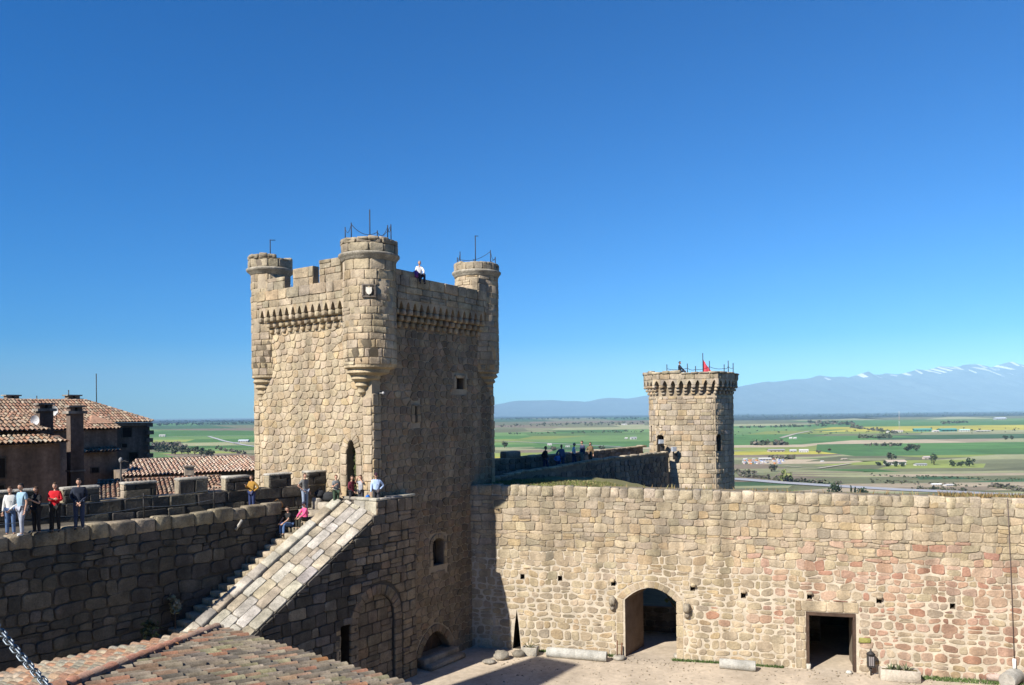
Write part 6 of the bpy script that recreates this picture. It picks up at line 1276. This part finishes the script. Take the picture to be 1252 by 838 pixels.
    # top garment
    g = .022 if not jacket else .034; keys = ['wai', 'pel', 'che', 'nb']; ed = [('wai', 'pel'), ('wai', 'che'), ('che', 'nb')]; rd = [(.135 + g * .6, .10 + g), (.15 + g * .6, .11 + g), (.145 + g * .6, .108 + g), .075 + g * .3]
    for nm in 'rl':
        keys += ['sh' + nm, 'el' + nm]; ed += [('che', 'sh' + nm), ('sh' + nm, 'el' + nm)]; rd += [.062 + g * .5, .048 + g * .5]
        if sleeve == 'long': keys.append('wr' + nm); ed.append(('el' + nm, 'wr' + nm)); rd.append(.036 + g * .4)
    V, E, Rd = net(keys, ed, rd)
    if sleeve == 'short':
        for nm in 'rl': V[keys.index('el' + nm)] = J['sh' + nm].lerp(J['el' + nm], .75)
    V[1] = V[1] - Vector((0, 0, .05)); put(skin_mesh(V, E, Rd, 1), 'jacket' if jacket else 'top', M_CLOTH, top)
    # trousers and shoes
    keys = ['pel']; ed = []; rd = [(.145, .115)]
    for nm in 'rl': keys += ['hip' + nm, 'kn' + nm, 'an' + nm]; ed += [('pel', 'hip' + nm), ('hip' + nm, 'kn' + nm), ('kn' + nm, 'an' + nm)]; rd += [.105, .074, .058]
    V, E, Rd = net(keys, ed, rd); put(skin_mesh(V, E, Rd, 1), 'trousers', M_CLOTH, bottom)
    for nm in 'rl':
        V = [J['an' + nm] + Vector((0, .03, -.03)), J['an' + nm].lerp(J['to' + nm], .6) + Vector((0, 0, -.005)), J['to' + nm] + Vector((0, -.02, .008))]; put(skin_mesh(V, [(0, 1), (1, 2)], [.047, .044, .033], 1), 'shoe', M_CLOTH, shoe)
    # hair, hat
    b = bmesh.new(); r = bmesh.ops.create_uvsphere(b, u_segments=16, v_segments=12, radius=1.0)
    kill = [v for v in r['verts'] if v.co.y < -.35 and v.co.z < .42 or (v.co.z < -.35 and not long_hair)]; 
    for v in r['verts']:
        x, y, z = v.co; lk = (1 + (0.9 if z < -.1 else 0.15)) if long_hair else 1
        v.co = hc + Vector((x * .084 * (1.12 if long_hair else 1), y * .104 + .006, z * .126 * (lk if z < 0 else 1) + .006)) * 1.0
    bmesh.ops.delete(b, geom=kill, context='VERTS'); hm = bpy.data.meshes.new('hair'); b.to_mesh(hm); b.free(); put(hm, 'hair', M_HAIR, hair)
    if hat:
        b = bmesh.new(); r = bmesh.ops.create_uvsphere(b, u_segments=16, v_segments=10, radius=1.0); bmesh.ops.delete(b, geom=[v for v in b.verts if v.co.z < .12], context='VERTS')
        for v in b.verts: v.co = hc + Vector((v.co.x * .092, v.co.y * .11, v.co.z * .135 + .015))
        r = bmesh.ops.create_circle(b, cap_ends=True, segments=14, radius=.075)
        for v in r['verts']: v.co = hc + Vector((v.co.x, v.co.y * 1.2 - .105, .035))
        hm = bpy.data.meshes.new('cap'); b.to_mesh(hm); b.free(); put(hm, 'cap', M_CLOTH, hat)
    return t
M_LIP = mat('lip', base=(0.30, 0.11, 0.09), noise=0, bump=0, rough=0.5)
BLK, BRNH, DKB, GRYH = (0.02, 0.017, 0.015), (0.07, 0.04, 0.022), (0.035, 0.022, 0.015), (0.25, 0.24, 0.23)
JEAN, LJ, DJ = (0.09, 0.15, 0.28), (0.26, 0.32, 0.42), (0.04, 0.055, 0.10)
GW = 'people resting along the left walkway'
def on_walk(u, v, z=8.2): return atz(u, v, z)
def hpx(p, px): return px / F * p.y
P = on_walk(13, 655); person('person in white jumper and jeans standing at the far left of the walkway', P, rad(20), hpx(P, 59), ('clasp', 'down'), (0.62, 0.62, 0.60), JEAN, BRNH, fem=True, group=GW)
P = on_walk(27, 655); person('person in light blue T-shirt and pale trousers standing second from the left', P, rad(-25), hpx(P, 63), ('down', 'hip'), (0.28, 0.42, 0.52), (0.34, 0.36, 0.42), BLK, sleeve='short', shoe=(0.6, 0.6, 0.6), group=GW, step=.06)
P = on_walk(45, 653); person('person in black top holding a phone beside the red jacket', P, rad(-15), hpx(P, 57), ('phone', 'down'), (0.02, 0.02, 0.022), (0.022, 0.022, 0.025), BRNH, fem=True, long_hair=True, sleeve='short', group=GW)
P = on_walk(68, 651); person('person in bright red jacket with crossed arms and black trousers', P, rad(15), hpx(P, 60), ('crossed', 'crossed'), (0.60, 0.02, 0.03), (0.02, 0.02, 0.022), BRNH, fem=True, jacket=True, group=GW)
P = on_walk(97, 648); person('person in navy jacket and jeans with hands clasped, right of the red jacket', P, rad(25), hpx(P, 62), ('clasp', 'clasp'), (0.022, 0.028, 0.045), DJ, DKB, jacket=True, group=GW)
def pq(u, q, z): s, _ = atq(u, 600, q); return G(s, q, z)
P = pq(308, -3.65, 7.93); person('person in mustard jumper and navy jeans standing alone by the battlements', P, rad(-20), 1.68, ('hip', 'phone'), (0.36, 0.20, 0.04), (0.03, 0.045, 0.12), BRNH, fem=True, long_hair=True)
P = atz(373, 624, 7.8); person('person in grey polo shirt and pale jeans standing at the stair head', P, rad(55), 1.76, ('down', 'hip'), (0.17, 0.17, 0.165), LJ, BRNH, sleeve='short', shoe=(0.3, 0.25, 0.2))
S_SIT = lambda s, q: G(s, q, zs_(s) + 0.02)
person('person in black shirt and blue jeans sitting on the top stairs', G(-2.75, -2.72, 7.17), rad(-38), 1.75, ('knee', 'knee'), (0.022, 0.022, 0.024), (0.10, 0.17, 0.33), DKB, sleeve='short', sit=True, lean=-.10)
person('person in pink top and dark cap sitting on the stairs beside the coping', G(-2.3, -2.12, 7.42), rad(-42), 1.66, ('knee', 'knee'), (0.70, 0.10, 0.24), (0.04, 0.04, 0.03), DKB, fem=True, sit=True, hat=(0.04, 0.04, 0.07), lean=-.08)
GT_ = 'people on the stair landing'
person('person in grey T-shirt and green trousers standing by the dark bags', pq(411, -1.75, 7.8), rad(30), 1.66, ('down', 'phone'), (0.16, 0.17, 0.175), (0.05, 0.08, 0.05), (0.12, 0.06, 0.03), fem=True, sleeve='short', group=GT_)
person('person in maroon top with one arm raised, before the pointed tower doorway', pq(430, -1.15, 7.8), rad(60), 1.6, ('raise', 'clasp'), (0.12, 0.02, 0.035), (0.03, 0.03, 0.035), BRNH, fem=True, group=GT_)
person('person in light grey top shading the eyes with both hands', pq(441.5, -0.72, 7.8), rad(-40), 1.64, ('brow', 'brow'), (0.33, 0.33, 0.35), (0.05, 0.05, 0.06), BRNH, fem=True, sleeve='short', group=GT_)
person('person in pale blue shirt and dark cap at the tower corner', pq(460, 0.3, 7.8), rad(10), 1.76, ('hip', 'down'), (0.42, 0.54, 0.74), (0.05, 0.05, 0.06), GRYH, hat=(0.05, 0.02, 0.035), group=GT_)
s_, z_ = atq(513, 346, 0.3); person('person in white top sitting on the main tower parapet', G(s_, 0.3, 19.3), rad(25), 1.66, ('knee', 'down'), (0.70, 0.69, 0.70), (0.05, 0.045, 0.07), GRYH, fem=True, sit=True)
a_, z_ = ats(351.5, 345, 0.7); person('person in bright blue top behind the tower merlons', G(0.75, a_, 18.0), rad(-20), 1.66, ('down', 'down'), (0.25, 0.48, 0.75), DJ, DKB)
GR_ = 'walkers on the far rampart'
def fr_p(u, d=-1.5): O_ = FO + FN * d; p = atplane(u, 560, O_, FN); return Vector((p.x, p.y, zprof((p - FO).dot(FD)) - 0.62))
for u, h, top, bot, hr, kw, lab, rz in ((667, 1.8, (0.02, 0.02, 0.025), DJ, BLK, dict(jacket=True), 'person in black jacket leading the walkers, nearest the main tower', 60), (682, 1.25, (0.10, 0.22, 0.5), DJ, DKB, dict(), 'small child in blue walking on the far rampart', 20), (686.5, 1.75, (0.10, 0.13, 0.22), DJ, DKB, dict(), 'person in blue grey jacket behind the small child', 20),
    (702, 1.75, (0.55, 0.56, 0.62), DJ, GRYH, dict(), 'person in white and navy top among the three walkers', 80), (712, 1.82, (0.05, 0.06, 0.11), (0.28, 0.24, 0.17), BLK, dict(jacket=True), 'person in navy jacket and khaki trousers, middle of the three walkers', -60), (722, 1.68, (0.16, 0.11, 0.06), (0.07, 0.06, 0.05), DKB, dict(long_hair=True, fem=True), 'person with long hair and brown coat, rightmost of the walkers', -20)):
    person(lab, fr_p(u), rad(rz), h, ('down', 'hip'), top, bot, hr, group=GR_, step=.08, **kw)
P = aty(831, 456, SY + 0.6); person('person in dark jacket sitting on the smaller tower battlement', Vector((P.x, P.y, z3_ + 0.0)), rad(70), 1.74, ('knee', 'knee'), (0.025, 0.03, 0.045), (0.03, 0.035, 0.05), BLK, sit=True, jacket=True)
b = MB(); rg = random.Random(21)
for _ in range(900):
    a = rg.uniform(-1, 26); d = rg.uniform(0.1, 1) ** 2 * 6; r_ = rg.uniform(0.012, 0.045); p = fW(a, Z0 + r_ * 0.3, d); g = rg.uniform(0.7, 1.2); b.ball(p, r_ * 1.3, r_, r_ * 0.8, (0.36 * g, 0.30 * g, 0.22 * g), n=5, j=0.3)
b.build('gravel', M_STONE, kind='stuff')
# ------------------------------------------------------------------ bags
def bag(label, P, w_, d_, h_, col, rz=0.3, strap=True):
    t = thing('backpack', label, 'bag', P); b = MB(); b.ball(P + Vector((0, 0, h_ * .47)), w_ / 2, d_ / 2, h_ / 2, col, n=14, j=0.1); b.ball(P + Vector((0.02, -d_ * .42, h_ * .33)), w_ * .34, d_ * .28, h_ * .25, (col[0] * .8, col[1] * .8, col[2] * .8), n=10, j=0.08); b.build('pack', M_CLOTH, t)
    b = MB(); b.tube([P + Vector((w_ * .2, d_ * .3, h_ * .9)), P + Vector((0, d_ * .3, h_ * 1.12)), P + Vector((-w_ * .2, d_ * .3, h_ * .9))], 0.018, 5, (col[0] * .6, col[1] * .6, col[2] * .6)); b.build('strap', M_CLOTH, t)
q = MB(); fA = planef(G(-1.25, 0, 0), (EY, -EX, 0), (-EX, -EY, 0)); q.rough(fA, -2.55, -1.95, 7.78, 8.16, -0.5, 0.0, (0.45, 0.4, 0.32)); q.rough(fA, -2.95, -2.57, 7.78, 8.34, -0.5, 0.0, (0.42, 0.37, 0.3)); q.build('stone_bench', M_STONE, label='pale stone block bench on the stair landing under the dark bags', cat='bench')
for (u, qq, z, dims, col, lab) in ((391, -2.75, 8.33, (.55, .4, .42), (0.02, 0.022, 0.026), 'black backpack on the higher block of the stone bench'), (403, -2.3, 8.15, (.75, .4, .5), (0.03, 0.032, 0.035), 'large dark jacket heap and bag on the stone bench'), (449.5, -0.25, 7.8, (.34, .25, .75), (0.02, 0.13, 0.45), 'bright blue backpack beside the pale blue shirt'), (338, -3.5, 7.93, (.6, .4, .42), (0.32, 0.17, 0.06), 'tan bag on the walkway left of the sitting people'), (329, -3.5, 7.93, (.3, .25, .35), (0.5, 0.42, 0.42), 'small pale bag left of the tan bag')):
    bag(lab, pq(u, qq, z), *dims, col)
s_, z_ = atq(508, 346, 0.35); bag('purple bag on the tower parapet beside the sitting person', G(s_, 0.38, 19.22), .34, .25, .42, (0.28, 0.08, 0.30))
